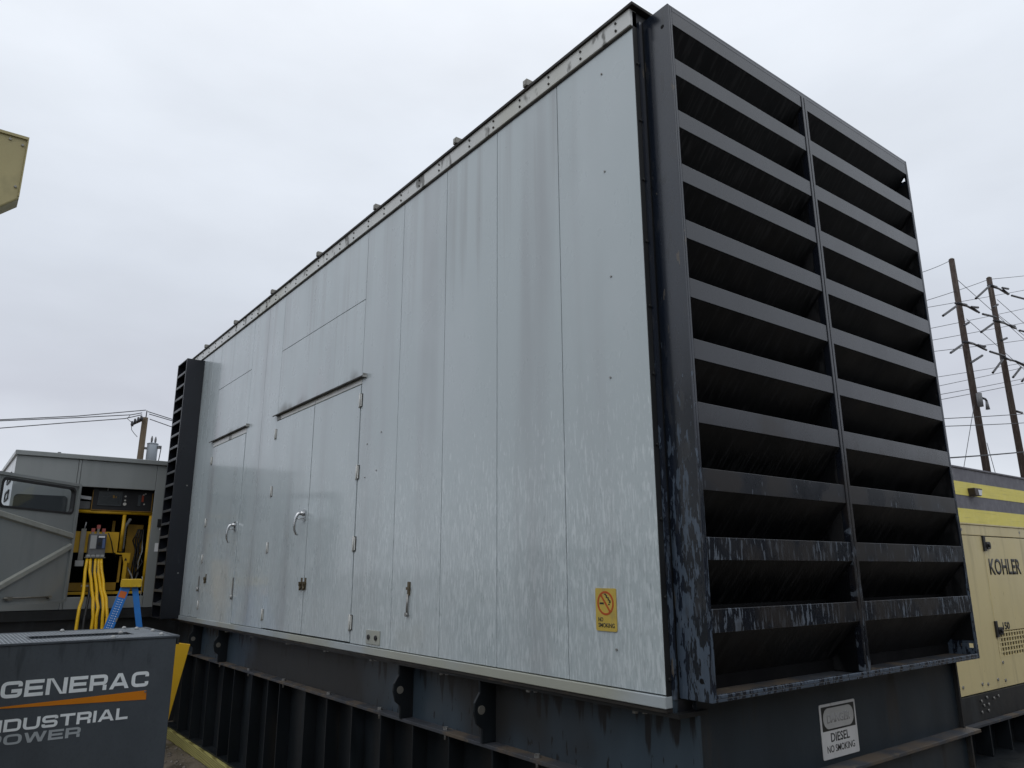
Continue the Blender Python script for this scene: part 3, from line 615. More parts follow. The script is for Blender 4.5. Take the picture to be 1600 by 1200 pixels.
# cables from the breaker down to the ground
yc = [(-.772, -.855, 'leftmost, bowing away from the others'), (-.742, -.71, 'second from the left'), (-.690, -.668, 'third from the left'), (-.660, -.605, 'fourth from the left'), (-.632, -.570, 'rightmost, nearest the blue ladder')]
for a, b_, wh in yc:
    P = [(a, 7.955, .66), (a + (b_ - a) * .15, 7.90, .50), (a + (b_ - a) * .45, 7.70, .30), (a + (b_ - a) * .85, 7.53, .12), (b_, 7.5, -.09), (b_ + (b_ - a) * .1, 7.48, -.6), (b_ + (b_ - a) * .1, 7.40, -1.1), (b_ - .05, 7.2, -1.185)]
    P2 = []
    for i in range(len(P) - 1):
        for t in (0, .5): P2.append(tuple(P[i][k] * (1 - t) + P[i + 1][k] * t + (random.uniform(-.007, .007) if i and k == 0 else 0) for k in range(3)))
    P2.append(P[-1])
    tag(MB().tube(P2, .017, 8).build('power_cable', M_cable_y), 'yellow power cable hanging from the grey generator, ' + wh, 'cable', 'yellow cables hanging from the breaker')
for a, b_, wh in ((-.715, -.785, 'left one, between the first two yellow cables'), (-.672, -.640, 'right one, between two pairs of yellow cables')):
    P2 = [(a, 7.96, .66), (a, 7.88, .45), ((a + b_) / 2, 7.68, .25), (b_, 7.55, 0), (b_, 7.52, -.5), (b_, 7.45, -1.1), (b_, 7.3, -1.185)]
    tag(MB().tube(P2, .014, 8).build('power_cable', M_cable_k), 'black power cable hanging from the grey generator, ' + wh, 'cable', 'black cables hanging from the breaker')

# ------------------------------------------------------------------ step ladder
ld = thing('step_ladder', 'blue fibreglass step ladder with yellow cap behind the dark cabinet', 'ladder', (-.6, 6.35, G))
T = Vector((-.592, 6.35, 0)); Wd = Vector((.19, .982, 0)); A = Vector((-.982, .19, 0))
cap = MB()
pr = rrect(-.092, .092, -.055, .02, .012, 3)
cap.prism(pr, T + Z * .405, A, Z, Wd, -.19, .19); cap.build('top_cap', M_lyel, ld, .004)
tk = MB()
for sgn in (-1, 1):
    top, bot = .14 * sgn, .25 * sgn
    p = T + A * .045 + Wd * top + Z * .35; q = T + A * .47 + Wd * bot + Z * G
    d = (q - p).normalized(); up = Wd
    MB().bar(p, q, .085, .03, Wd).build('front_rail', M_blue, ld, .003)
    p2 = T - A * .035 + Wd * top * .9 + Z * .35; q2 = T - A * .36 + Wd * bot * .9 + Z * G
    MB().bar(p2, q2, .055, .03, Wd).build('rear_rail', M_blue, ld, .003)
    if sgn == -1:
        side = d.cross(Wd).normalized()
        for k in range(17):
            c = p + d * (.12 + k * .022) - Wd * .0155
            for off, ln in ((.016, .010), (-.006, .007), (-.02, .006)): tk.frame_box(c, side, d, -Wd, off - ln / 2, off + ln / 2, -.003, .003, 0, .0015)
        lb = MB().frame_box(p + d * .07 - Wd * .0155, side, d, -Wd, -.03, .03, -.03, .03, 0, .0015); lb.build('orange_label', mat('orange_label', (.62, .14, .02), .5), ld)
        MB().frame_box(p + d * .30 - Wd * .0155, side, d, -Wd, .030, .042, -.02, .02, 0, .0015).build('foil_tag', M_tin, ld)
stuff(tk.build('ruler_marks', M_white, ld))
for k in range(5):
    z = .09 - k * .30; t_ = (.35 - z) / 1.55; off = .045 + .425 * t_; wd = .13 + .11 * t_
    c = T + A * off + Z * z; MB().frame_box(c, A, Wd, Z, -.04, .04, -wd, wd, -.015, .015).build('step', M_blue, ld)
for k in range(3):
    z = -.1 - k * .4; t_ = (.35 - z) / 1.55; off = .035 + .325 * t_; wd = (.13 + .11 * t_) * .9
    MB().bar(T - A * off - Wd * wd + Z * z, T - A * off + Wd * wd + Z * z, .03, .03).build('rear_brace', M_blue, ld)
MB().tube([T - A * .09 - Wd * .1 + Z * .45, T - A * .095 - Wd * .12 + Z * .2, T - A * .10 - Wd * .12 - Z * .1], .003, 5).build('cord', M_hose, ld)

# ------------------------------------------------------------------ dark grey cabinet in the foreground
CX0, CX1, CY0, CY1, CZ = -2.62, -1.105, 2.4, 3.17, .165
cb = thing('dark_cabinet', 'dark grey metal cabinet lettered GENERAC INDUSTRIAL POWER, mesh top, lower left foreground', 'cabinet', (-1.86, 2.8, G))
fp = box('front_panel', M_cab, cb, CX0, CX1, CY0, CY0 + .012, G + .06, CZ - .012, bevel=.003)
box('side_panel', M_cab, cb, CX1 - .012, CX1 - .001, CY0 + .013, CY1, G + .06, CZ - .014); box('side_panel', M_cab, cb, CX0, CX0 + .012, CY0 + .013, CY1, G + .06, CZ - .014)
box('rear_panel', M_cab, cb, CX0 + .013, CX1 - .013, CY1 - .012, CY1, G + .06, CZ - .014); box('plinth', M_skid, cb, CX0 + .03, CX1 - .03, CY0 + .03, CY1 - .03, G, G + .059)
box('inner_tray', M_hole, cb, CX0 + .013, CX1 - .013, CY0 + .013, CY1 - .013, CZ - .16, CZ - .15)
b = MB().box(CX0 - .006, CX1 + .014, CY0 - .006, CY0 + .014, CZ - .011, CZ).box(CX0 - .006, CX1 + .014, CY1 - .014, CY1 + .006, CZ - .011, CZ).box(CX1 - .008, CX1 + .014, CY0 + .0145, CY1 - .0145, CZ - .011, CZ).box(CX0 - .006, CX0 + .014, CY0 + .0145, CY1 - .0145, CZ - .011, CZ)
b.build('top_rim', M_cab, cb, .002)
b = MB().box(CX1 + .002, CX1 + .013, CY0 - .005, CY0 + .05, CZ - .045, CZ - .0115); b.build('corner_clip', M_skid, cb)
SX0, SX1, SY0, SY1 = -1.74, -1.27, 2.67, 2.83
ms = MB(); x = CX0 + .02
while x < CX1 - .012:
    if SX0 < x < SX1: ms.box(x, x + .006, CY0 + .014, SY0, CZ - .009, CZ - .003).box(x, x + .006, SY1, CY1 - .014, CZ - .009, CZ - .003)
    else: ms.box(x, x + .006, CY0 + .014, CY1 - .014, CZ - .009, CZ - .003)
    x += .0175
y = CY0 + .03
while y < CY1 - .02:
    if SY0 < y < SY1: ms.box(CX0 + .012, SX0, y, y + .007, CZ - .0085, CZ - .0025).box(SX1, CX1 - .01, y, y + .007, CZ - .0085, CZ - .0025)
    else: ms.box(CX0 + .012, CX1 - .01, y, y + .007, CZ - .0085, CZ - .0025)
    y += .030
stuff(ms.build('mesh_top', M_mesh, cb))
b = MB().box(SX0, SX1, SY0 - .008, SY0, CZ - .03, CZ - .001).box(SX0, SX1, SY1, SY1 + .008, CZ - .03, CZ - .001).box(SX0 - .008, SX0, SY0 - .008, SY1 + .008, CZ - .03, CZ - .001).box(SX1, SX1 + .008, SY0 - .008, SY1 + .008, CZ - .03, CZ - .001)
b.build('slot_frame', M_cab, cb)
for x, y in ((-1.546, 3.12), (-1.225, 3.13), (-1.176, 3.03), (-1.138, 2.80), (-1.16, 2.50), (-1.31, 2.755), (-1.40, 2.45)):
    MB().tube([(x, y, CZ - .003), (x, y, CZ + .006), (x, y, CZ + .012)], [.013, .011, .005], 8).build('bolt', M_pale, cb)
# extended square lettering from thick strokes (unit height, own widths)
def fil(pts, r, closed=False, n=5):
    out = []; m_ = len(pts)
    for i, p in enumerate(pts):
        p = Vector(p)
        if not closed and i in (0, m_ - 1): out.append(p); continue
        a, c = Vector(pts[i - 1]), Vector(pts[(i + 1) % m_]); d1, d2 = (a - p), (c - p)
        rr = min(r, d1.length * .49, d2.length * .49)
        q1, q2 = p + d1.normalized() * rr, p + d2.normalized() * rr
        for k in range(n + 1):
            t = k / n; out.append(q1 * (1 - t) ** 2 + p * 2 * t * (1 - t) + q2 * t * t)
    return out
def ribbon(mb, pts, t, o, U, V, W, d0, d1, sc, closed=False):
    L, R = [], []; m_ = len(pts)
    for i in range(m_):
        if closed: a, c = pts[i - 1], pts[(i + 1) % m_]
        else: a, c = pts[max(i - 1, 0)], pts[min(i + 1, m_ - 1)]
        d = (Vector(c) - Vector(a)).normalized(); nn = Vector((-d.y, d.x)); p = Vector(pts[i])
        L.append((p + nn * t / 2) * sc); R.append((p - nn * t / 2) * sc)
    mb.strip(L, R, o, U, V, W, d0, d1, closed)
def letter(ch, wd, t, o, U, V, W, sc, par, m_, d=.0012):
    mb = MB(); h = t / 2; k = [0]
    def rb(pts, r=.0, closed=False):
        ribbon(mb, fil(pts, r, closed) if r else [Vector(p) for p in pts], t, o, U, V, W, .0003, d + .00008 * k[0], sc, closed); k[0] += 1
    def pg(poly):
        mb.prism([(a * sc, b * sc) for a, b in poly], o, U, V, W, .0003, d + .00008 * k[0]); k[0] += 1
    x1 = wd
    if ch == 'G': rb([(x1 - h, .66), (x1 - h, 1 - h), (h, 1 - h), (h, h), (x1 - h, h), (x1 - h, .50)], .26); rb([(x1 * .5, .5 - h + .02), (x1, .5 - h + .02)])
    elif ch == 'C': rb([(x1 - h, .66), (x1 - h, 1 - h), (h, 1 - h), (h, h), (x1 - h, h), (x1 - h, .34)], .26)
    elif ch == 'E': rb([(h, 0), (h, 1)]); rb([(t, h), (x1, h)]); rb([(t, 1 - h), (x1, 1 - h)]); rb([(t, .5), (x1 * .93, .5)])
    elif ch == 'N': rb([(h, 0), (h, 1)]); rb([(x1 - h, 0), (x1 - h, 1)]); pg([(t * .8, 1), (t * 1.6, 1), (x1 - t * .8, 0), (x1 - t * 1.6, 0)])
    elif ch in 'RP':
        rb([(h, 0), (h, 1)]); lo = .44 if ch == 'R' else .38
        rb([(t, 1 - h), (x1 - h, 1 - h), (x1 - h, lo), (t, lo)], .16)
        if ch == 'R': rb([(x1 - h * 1.3, 0), (x1 - h * 1.3, lo - h)])
    elif ch == 'A':
        c = x1 / 2; q = t * 1.08
        pg([(0, 0), (q, 0), (c + q * .35, 1), (c - q * .55, 1)]); pg([(x1, 0), (x1 - q, 0), (c - q * .35, 1), (c + q * .55, 1)])
        rb([(x1 * .24, .29), (x1 * .76, .29)])
    elif ch == 'I': rb([(h, 0), (h, 1)])
    elif ch == 'D': rb([(h, 0), (h, 1)]); rb([(t, 1 - h), (x1 - h, 1 - h), (x1 - h, h), (t, h)], .22)
    elif ch == 'O': rb([(h, h), (h, 1 - h), (x1 - h, 1 - h), (x1 - h, h)], .3, True)
    elif ch == 'U': rb([(h, 1), (h, h), (x1 - h, h), (x1 - h, 1)], .26)
    elif ch == 'S': rb([(x1 - h, .70), (x1 - h, 1 - h), (h, 1 - h), (h, .5), (x1 - h, .5), (x1 - h, h), (h, h), (h, .30)], .18)
    elif ch == 'T': rb([(0, 1 - h), (x1, 1 - h)]); rb([(x1 / 2, 0), (x1 / 2, 1 - t)])
    elif ch == 'L': rb([(h, 0), (h, 1)]); rb([(t, h), (x1, h)])
    elif ch == 'W':
        q = t * 1.0; c = x1 / 2
        for a, bb in ((0, .22), (c - q * .5 + 0, .22), ):
            pass
        pg([(0, 1), (q, 1), (x1 * .27 + q * .45, 0), (x1 * .27 - q * .55, 0)]); pg([(c - q / 2, 1), (c + q / 2, 1), (x1 * .27 + q * .5, 0), (x1 * .27 - q * .5, 0)])
        pg([(c - q / 2, 1), (c + q / 2, 1), (x1 * .73 + q * .5, 0), (x1 * .73 - q * .5, 0)]); pg([(x1, 1), (x1 - q, 1), (x1 * .73 - q * .45, 0), (x1 * .73 + q * .55, 0)])
    return mb.build('letter', m_, par)
WDS = dict(G=1.08, E=.98, N=1.12, R=1.0, A=1.14, C=1.02, I=.22, D=1.08, U=1.08, S=1.04, T=1.02, L=.86, P=1.0, O=1.12, W=1.42)
def line(txt, xr, zb, h, total, par, m_, t=.215):
    gap = .13; w0 = sum(WDS[c] for c in txt) + gap * (len(txt) - 1); kx = total / (w0 * h); x = xr - total
    for c in txt:
        letter(c, WDS[c], t, Vector((x, CY0 - .0005, zb)), X * kx, Z, -Y, h, par, m_); x += (WDS[c] + gap) * h * kx
line('GENERAC', -1.222, -.077, .073, .632, fp, M_let)
line('INDUSTRIAL', -1.301, -.223, .053, .620, fp, M_let)
line('POWER', -1.503, -.280, .044, .383, fp, M_let2)
MB().prism([(-1.95, -.1165), (-1.224, -.140), (-1.2265, -.096), (-1.95, -.1155)], (0, CY0 - .0005, 0), X, Z, -Y, .0003, .0015).build('orange_stripe', M_orange, fp)
MB().tube([(-1.232, CY0, -.102), (-1.232, CY0 - .006, -.102)], .005, 6).build('screw', M_chrome, fp)

# yellow plate leaning behind the cabinet
yb = MB().prism([(-1.02, 0.075), (-.760, .028), (-.848, -.42), (-1.0, -1.19), (-1.06, -1.19), (-.94, -.18), (-.86, -.12), (-.858, -.085), (-1.0, -.085)], (0, 3.42, 0), X, Z, Y, 0, .012)
tag(yb.build('yellow_plate', M_board, None, .003), 'bright yellow steel plate tapering downwards, standing behind the dark cabinet', 'metal plate')

# ------------------------------------------------------------------ cream generator and its tank, right
kg = thing('cream_generator', 'cream generator lettered KOHLER behind the right side of the black louvres', 'generator', (6.8, 2.2, G))
KY = 1.2; KX1 = 8.6
box('body', M_cream, kg, 5.12, KX1, KY + .033, 3.2, -.598, .905)
kt = box('top_panel', M_cream, kg, 5.10, KX1, KY - .004, KY + .03, .808, .91, bevel=.006)
box('roof', M_cream, kg, 5.08, KX1, KY - .012, 3.2, .912, .925)
kc = MB().prism([(5.05, KY), (6.082, KY), (6.082, KY + .03), (5.13, KY + .03), (5.0, KY + .12), (4.985, KY + .06)], (0, 0, -.60), X, Y, Z, 0, 1.404).build('corner_panel', M_cream, kg, .004)
kd = box('door', M_cream, kg, 6.088, 7.75, KY, KY + .03, -.10, .802, bevel=.004)
MB().box(6.09, 7.2, KY + .001, KY + .02, .803, .807).build('door_gap', M_hole, kg)
kl = box('lower_panel', M_cream, kg, 6.082, KX1, KY, KY + .03, -.60, -.335, bevel=.004)
box('right_panel', M_cream, kg, 7.756, KX1, KY, KY + .03, -.33, .802, bevel=.004)
vb = box('vent_backing', M_hole, kg, 6.09, 7.75, KY + .024, KY + .03, -.33, -.105)
vg = MB()
for z in (-.33, -.288, -.245, -.202, -.159, -.116): vg.box(6.088, 7.75, KY, KY + .010, z - .006 - (.004 if z < -.32 else 0), z + .006)
x = 6.15; vg.box(6.088, 6.135, KY + .0005, KY + .0095, -.33, -.105)
while x < 7.7: vg.box(x, x + .020, KY + .0005, KY + .0095, -.335, -.105); x += .066
stuff(vg.build('vent_grille', M_cream, kg))
for x, z in ((6.10, .735), (6.085, -.075)):
    b = MB().box(x - .03, x + .020, KY - .018, KY - .001, z - .075, z + .075); b.prism(rrect(.0, .095, -.036, .036, .025, 3), (x + .023, KY - .002, z - .02), X, Z, -Y, 0, .022); b.tube([(x + .06, KY - .024, z - .02), (x + .06, KY - .04, z - .02)], .017, 10)
    b.build('latch', M_cable_k, kd, .004)
b = MB()
for x, z in ((5.20, .86), (5.42, .86), (5.63, .86), (7.05, .865), (5.06, -.52), (5.20, -.525), (5.60, -.53), (5.72, -.54), (5.95, -.52), (6.12, -.38), (6.12, -.54)): b.tube([(x, KY + .002, z), (x, KY - .008, z)], .014, 8)
stuff(b.build('rivets', M_zinc, kg))
text_mesh('KOHLER', Vector((6.155, KY - .0005, .432)), X, Z, -Y, 0.785, .158, .0003, .002, .024, M_ink, 'lettering', kd)
text_mesh('150', Vector((6.255, KY - .0005, -.090)), X, Z, -Y, .165, .070, .0003, .002, .03, M_ink, 'lettering', kd)
kb = thing('cream_generator_tank', 'black ribbed steel tank beneath the cream generator at lower right', 'fuel tank', (6.8, 2.2, G))
MB().box(4.95, KX1, KY - .02, 3.2, -.82, -.606).build('skid_beam', M_skid, kb)
MB().box(4.9, KX1, KY - .09, KY - .021, -.84, -.822).build('skid_flange', M_flange, kb)
MB().box(4.9, KX1, KY + .05, 3.2, G, -.825).build('tank_shell', M_tank, kb)
MB().box(4.8, KX1, KY - .75, KY + .049, G, G + .10).build('tank_foot', M_tank, kb)
for k in range(9): MB().box(5.0 + k * .42, 5.0 + k * .42 + .02, KY - .08, KY + .049, G + .102, -.842).build('tank_rib', M_tank, kb)
b = MB()
for x, z in ((5.48, -.66), (5.6, -.64), (5.52, -.70), (5.62, -.70), (5.46, -.75), (5.6, -.75), (5.75, -.66), (5.85, -.65)): b.tube([(x, KY - .02, z), (x, KY - .03, z)], .013, 6)
stuff(b.build('bolts', M_zinc, kb))

# ------------------------------------------------------------------ striped building
sb = thing('striped_building', 'low grey building with yellow horizontal stripes beyond the cream generator', 'building', (35, 14, G))
box('wall', M_bgrey, sb, 22, 56, 10, 20, G, 4.16)
box('roof_edge', M_bgrey, sb, 21.95, 56.05, 9.95, 20.05, 4.165, 4.24, bevel=.02)
for z0, z1 in ((3.16, 3.665), (2.14, 2.665)): box('yellow_stripe', M_byel, sb, 22, 56, 9.985, 9.998, z0, z1)
box('dark_band', M_hole, sb, 22, 56, 9.985, 9.998, 2.02, 2.135)
wl = thing('wall_light', 'dark wedge wall light on the upper yellow stripe of the building', 'light', (28.75, 9.95, 3.25))
o = MB().prism([(-.36, .14), (.34, .14), (.22, -.14), (-.30, -.14)], (28.8, 9.98, 3.30), X, Z, -Y, 0, .25).build('housing', M_bronze, wl, .02)
MB().prism([(-.08, .08), (.27, .08), (.19, -.12), (-.02, -.12)], (28.8, 9.98, 3.30), X, Z, -Y, .251, .262).build('lens', M_lens, wl)

# ------------------------------------------------------------------ beige generator hood, upper left
bg = thing('beige_generator', 'beige generator whose overhanging hood juts in at the upper left edge', 'generator', (-2.9, 1.7, G))
box('body', M_beige, bg, -3.6, -2.30, 1.56, 1.95, G + .3, 1.93, bevel=.01)
box('skid', M_skid, bg, -3.6, -2.30, 1.50, 1.95, G, G + .297)
MB().prism([(-3.3, 2.252), (-2.127, 2.252), (-2.127, 1.973), (-2.185, 1.918), (-2.30, 1.81), (-3.3, 1.81)], (0, 1.45, 0), X, Z, Y, 0, .10).build('discharge_hood', M_beige, bg, .006)

b = MB().box(-2.131, -2.1265, 1.442, 1.4495, 1.98, 2.25); b.box(-2.60, -2.1315, 1.442, 1.4495, 2.238, 2.25); b.build('edge_flange', M_beige, bg)
b = MB()
for x, z in ((-2.145, 2.21), (-2.145, 2.02), (-2.19, 2.222)): b.tube([(x, 1.45, z), (x, 1.444, z)], .005, 8)
stuff(b.build('rivets', M_tin, bg))

# ------------------------------------------------------------------ unseen generators added behind and left of the camera to darken reflections
M_added = mat('added_unit_dark_green', (.035, .045, .045), .5, var=.2)
def added_unit(x0, x1, y0, y1, zt, label):
    t = thing('added_dark_unit', label, 'generator', ((x0 + x1) / 2, (y0 + y1) / 2, G), 'unseen dark units added for reflections')
    box('body', M_added, t, x0, x1, y0, y1, G + .35, zt, bevel=.02); box('skid', M_skid, t, x0 + .05, x1 - .05, y0 + .05, y1 - .05, G, G + .347); box('roof', M_skid, t, x0 - .04, x1 + .04, y0 - .04, y1 + .04, zt + .002, zt + .06)
for i, (x0, x1, zt) in enumerate(((-5.5, 0.2, 1.9), (1.0, 7.2, 2.25), (7.9, 14.5, 2.35), (15.2, 22, 2.2))):
    added_unit(x0, x1, -8.2, -5.4, zt, ('leftmost', 'second from the left', 'third from the left', 'rightmost')[i] + ' unseen dark enclosure in the row added behind the camera')
for i, (y0, y1, zt) in enumerate(((-4.5, 1.2, .95), (1.8, 7.0, .95), (7.6, 13, .95))):
    added_unit(-11.6, -9.2, y0, y1, zt, ('nearest', 'middle', 'farthest')[i] + ' unseen dark enclosure in the row added left of the camera')

# ------------------------------------------------------------------ poles and wires
RIGHT_WIRES = [
 [(54.70,22.00,22.44),(62.58,22.00,25.72)],
 [(51.03,22.00,18.84),(70.07,22.00,25.81)],
 [(71.51,22.00,26.28),(106.04,22.00,36.33)],
 [(55.22,24.00,20.05),(110.07,24.00,36.51)],
 [(55.37,24.00,18.26),(108.14,24.00,33.80)],
 [(55.97,24.00,17.52),(106.34,24.00,31.34)],
 [(53.73,23.00,16.14),(100.63,23.00,27.23)],
 [(58.20,25.00,15.14),(101.14,25.00,25.02)],
 [(57.92,25.00,14.19),(100.90,25.00,24.70)],
 [(54.29,23.00,12.77),(96.93,23.00,22.40)],
 [(54.32,23.00,12.37),(96.53,23.00,21.87)],
 [(50.11,21.00,10.42),(86.11,21.00,15.78)],
 [(50.53,21.00,9.97),(85.15,21.00,14.67)],
 [(50.01,20.50,7.65),(78.80,20.50,11.25)],
 [(64.62,22.30,24.58),(91.23,22.30,19.00)],
 [(65.08,22.30,21.19),(87.95,22.30,15.96)],
 [(72.82,22.30,24.67),(90.48,22.30,21.34)],
 [(72.48,22.30,23.10),(89.37,22.30,20.44)],
 [(61.63,21.50,13.05),(55.77,21.50,4.72)],
 [(62.94,21.50,10.17),(64.27,21.50,5.70)],
]
LEFT_WIRES = [
 [(-6.59,36.00,5.74),(-0.72,36.00,6.83),(2.09,36.00,7.33),(4.89,36.00,7.96)],
 [(-6.58,36.00,5.64),(-0.72,36.00,6.78),(2.10,36.00,7.26),(4.29,36.00,7.66),(4.74,36.00,7.81)],
 [(-6.52,36.00,5.30),(-0.67,36.00,6.47),(1.63,36.00,6.96),(4.04,36.00,7.45),(4.75,36.00,7.72)],
 [(4.98,36.00,7.90),(6.18,36.00,7.64),(7.96,36.00,7.17)],
 [(5.05,36.00,7.79),(6.13,36.00,7.58),(7.96,36.00,7.14)],
 [(5.10,36.00,7.55),(6.10,36.00,7.29),(8.00,36.00,6.76)],
]
POLE_ONE = [
 (0,[(61.18,22.00,21.46),(62.78,22.00,21.65)]),
 (1,[(60.71,22.00,21.08),(57.90,22.00,19.68)]),
 (1,[(63.63,22.00,21.66),(65.09,22.00,21.92)]),
 (0,[(63.77,22.00,21.69),(65.18,22.00,21.48)]),
 (1,[(65.82,22.00,21.50),(68.83,22.00,21.83)]),
 (1,[(62.74,22.00,20.12),(61.62,22.00,19.62)]),
 (0,[(61.38,22.00,18.21),(62.84,22.00,18.32)]),
 (1,[(60.81,22.00,17.89),(58.16,22.00,16.68)]),
 (1,[(63.70,22.00,18.36),(65.37,22.00,18.50)]),
 (0,[(63.81,22.00,18.33),(65.39,22.00,18.22)]),
 (1,[(66.03,22.00,18.22),(69.10,22.00,18.35)]),
 (1,[(64.42,22.00,17.60),(61.73,22.00,16.49)]),
]
POLE_TWO = [
 (0,[(68.75,22.00,24.82),(70.17,22.00,24.97)]),
 (1,[(68.57,22.00,24.71),(64.99,22.00,22.71)]),
 (1,[(71.37,22.00,25.18),(73.04,22.00,25.45)]),
 (0,[(71.60,22.00,25.05),(72.82,22.00,24.90)]),
 (1,[(73.40,22.00,24.90),(77.05,22.00,25.34)]),
 (1,[(69.77,22.00,23.23),(68.47,22.00,22.65)]),
 (0,[(68.70,22.00,21.51),(70.41,22.00,21.67)]),
 (1,[(68.03,22.00,21.13),(64.93,22.00,19.71)]),
 (1,[(71.67,22.00,21.68),(73.02,22.00,21.83)]),
 (0,[(71.66,22.00,21.65),(73.09,22.00,21.66)]),
 (1,[(73.81,22.00,21.61),(77.77,22.00,22.00)]),
 (1,[(70.54,22.00,20.26),(69.11,22.00,19.76)]),
 (0,[(69.05,22.00,18.23),(70.54,22.00,18.19)]),
 (1,[(68.69,22.00,17.99),(65.97,22.00,16.36)]),
 (0,[(71.56,22.00,18.30),(75.81,22.00,18.28)]),
 (1,[(74.72,22.00,17.86),(72.27,22.00,16.58)]),
 (1,[(72.70,22.00,17.96),(70.32,22.00,16.64)]),
]
def sag(p, q, s_, n=10):
    p, q = Vector(p), Vector(q); return [p.lerp(q, i / n) - Z * s_ * 4 * (i / n) * (1 - i / n) for i in range(n + 1)]
def tall_pole(x, ytop, wide, ins, label, name='utility_pole'):
    t = thing(name, label, 'utility pole', (x, 22, G), 'tall wooden transmission poles')
    MB().tube([(x + .55, 22, G), (x + .1, 22, ytop * .7), (x, 22, ytop)], [wide * .62, wide * .5, wide * .45], 12).build('trunk', M_pole, t)
    MB().tube([(x, 22, ytop), (x, 22, ytop + .12)], wide * .47, 12, r1=.1).build('pole_cap', M_tin, t)
    for k, (a, b_) in ins:
        a, b_ = Vector(a), Vector(b_); a.y -= .7; b_.y -= .7
        if k:
            n = max(8, int((b_ - a).length / .16)); pts = [a.lerp(b_, i / n) for i in range(n + 1)]
            MB().tube(pts, [.105 if i % 2 else .06 for i in range(n + 1)], 7).build('insulator_string', M_insul, t)
        else: MB().tube([a, b_], .09, 6).build('davit_arm', M_insul, t)
    return t
p1 = tall_pole(63.1, 26.0, .50, POLE_ONE, 'left and taller-looking of the two tall brown wooden poles, nearer the louvres')
p2 = tall_pole(70.8, 26.2, .50, POLE_TWO, 'right-hand of the two tall brown wooden poles, close to the photo edge')
for par, lv in ((p1, ((61.0, 21.44, 65.25, 21.62), (61.2, 18.2, 65.45, 18.34))), (p2, ((68.6, 24.80, 73.1, 24.98), (68.5, 21.48, 73.2, 21.72), (68.95, 18.22, 74.6, 18.28)))):
    for x0, z0, x1, z1 in lv: MB().tube([(x0, 21.45, z0), ((x0 + x1) / 2, 21.40, (z0 + z1) / 2 + .12), (x1, 21.45, z1)], .09, 6).build('cross_arm', M_insul, par)
b = MB().tube([(62.9, 21.5, 14.2), (62.9, 21.5, 13.1)], .22, 8); b.build('cutout', M_brk, p1)
MB().tube([(63.6, 21.8, 14.06), (64.9, 21.8, 14.05), (65.1, 21.8, 13.9)], .09, 6).build('lamp_arm', M_insul, p1)
MB().tube([(65.09, 21.8, 13.95), (65.09, 21.8, 13.2)], [.09, .17], 8).build('lamp', M_brk, p1)
MB().tube([(71.2, 21.8, 13.82), (72.5, 21.8, 13.84)], .10, 6).build('wire_bracket', M_insul, p2)
wl_ = ['shield wire to the top of the left tall pole', 'shield wire to the top of the right tall pole', 'shield wire leaving the right tall pole at its top', 'highest conductor crossing both tall poles', 'second conductor crossing both tall poles', 'third conductor crossing both tall poles', 'fourth conductor crossing both tall poles', 'fifth conductor crossing, ending by the lower arm', 'sixth conductor crossing, ending by the lower arm', 'seventh conductor crossing both tall poles', 'eighth conductor crossing both tall poles', 'ninth conductor, first of the lower nearly level wires', 'tenth conductor, second of the lower nearly level wires', 'thick dark cable low across both tall poles', 'upper guy wire slanting down right from the left pole', 'lower guy wire slanting down right from the left pole', 'upper guy wire slanting down right from the right pole', 'lower guy wire slanting down right from the right pole', 'guy wire dropping down left from the left pole', 'guy wire dropping beside the foot of the left pole']
for i, ((p, q), lb) in enumerate(zip(RIGHT_WIRES, wl_)):
    r = .05 if i == 13 else (.030 if 11 <= i <= 12 else .024)
    tag(MB().tube(sag(p, q, .1 if i < 14 else 0), r, 5).build('power_line' if i < 14 else 'guy_wire', M_wire), 'thin dark wire: ' + lb if i != 13 else lb, 'wire', 'wires around the tall poles')
lp = thing('utility_pole', 'short weathered wooden pole rising behind the grey generator at left', 'utility pole', (4.85, 36, G))
MB().tube([(4.82, 36, G), (4.90, 36, 7.6)], .165, 12, r1=.13).build('trunk', M_pole2, lp)
MB().tube([(4.93, 36, 7.6), (4.94, 36, 7.95)], .025, 6).build('top_pin', M_insul, lp)
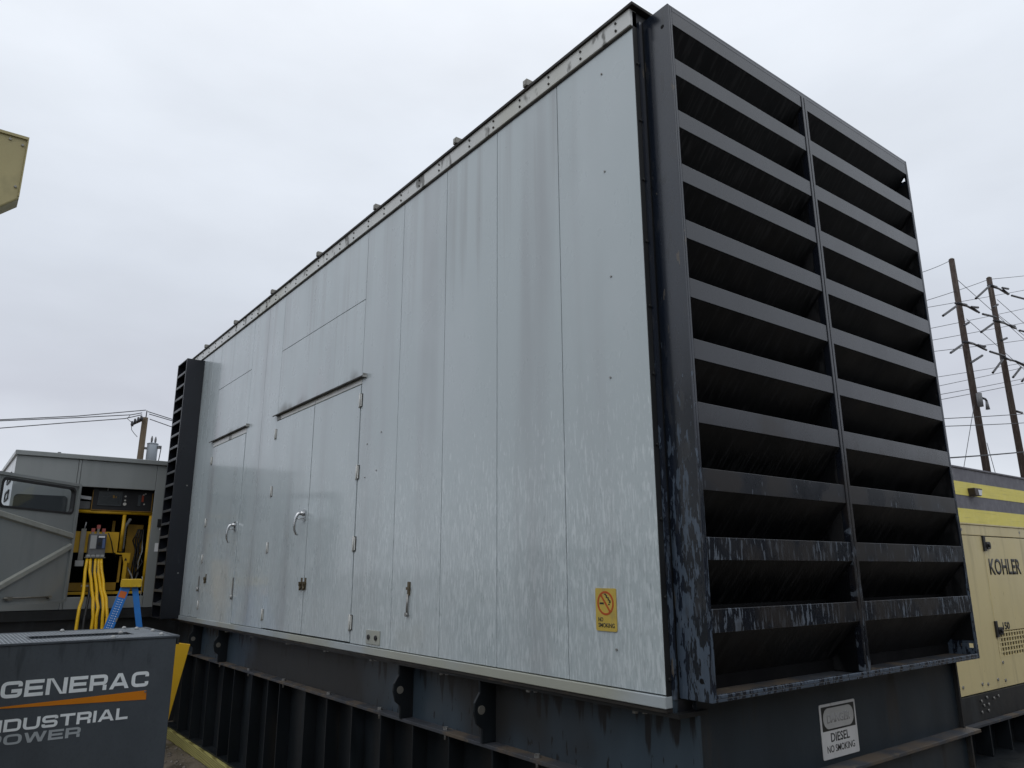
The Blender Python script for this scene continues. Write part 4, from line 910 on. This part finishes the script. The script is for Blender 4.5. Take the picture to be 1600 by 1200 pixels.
MB().tube([(4.3, 35.8, 7.15), (4.85, 35.8, 7.5)], .06, 6).build('cross_arm', M_pole2, lp)
for x, z in ((4.34, 7.2), (4.45, 7.33), (4.58, 7.42), (4.7, 7.5)):
    MB().tube([(x, 35.75, z - .12), (x, 35.75, z), (x - .02, 35.75, z + .12)], [.05, .07, .04], 8).build('cutout', M_insul, lp)
for P in ([(4.3, 35.7, 7.1), (4.33, 35.7, 6.9), (4.45, 35.7, 6.75), (4.6, 35.7, 6.6)], [(4.2, 35.7, 7.6), (4.1, 35.7, 7.4), (4.3, 35.7, 7.25)]): MB().tube(P, .014, 5).build('jumper', M_wire, lp)
tr = thing('pole_transformer', 'pale grey pole-mounted transformer can with bushings beside the short pole', 'transformer', (5.36, 36, 5.0))
MB().tube([(5.36, 36, 4.9), (5.36, 36, 6.35), (5.36, 36, 6.42)], [.24, .24, .20], 16).build('tank', M_xfmr, tr)
MB().tube([(5.36, 36, 6.36), (5.36, 36, 6.40)], .255, 16).build('lid', M_xfmr, tr)
for x, z in ((5.16, 6.5), (5.28, 6.62), (5.44, 6.6), (5.56, 6.5)):
    MB().tube([(x, 35.9, 6.40), (x, 35.9, z - .1), (x, 35.9, z), (x, 35.9, z + .12)], [.03, .05, .05, .02], 8).build('bushing', M_brk, tr)
MB().box(5.0, 5.14, 35.95, 36.05, 5.3, 5.4).box(5.0, 5.14, 35.95, 36.05, 6.1, 6.2).build('bracket', M_brk, tr)
MB().tube([(5.62, 35.8, 6.28), (5.70, 35.8, 6.2), (5.66, 35.8, 5.7), (5.6, 35.8, 5.2)], .022, 5).build('secondary_lead', M_wire, tr)
MB().box(5.55, 5.72, 35.8, 35.95, 6.16, 6.30).build('arrester', M_brk, tr)
for i, (P, lb) in enumerate(zip(LEFT_WIRES, ('top one left of the pole', 'middle one left of the pole', 'lowest one left of the pole', 'top one right of the pole', 'middle one right of the pole', 'lowest one right of the pole'))):
    tag(MB().tube(P, .021, 5).build('power_line', M_wire), 'overhead wire of the short pole, ' + lb, 'wire', 'wires of the short pole')
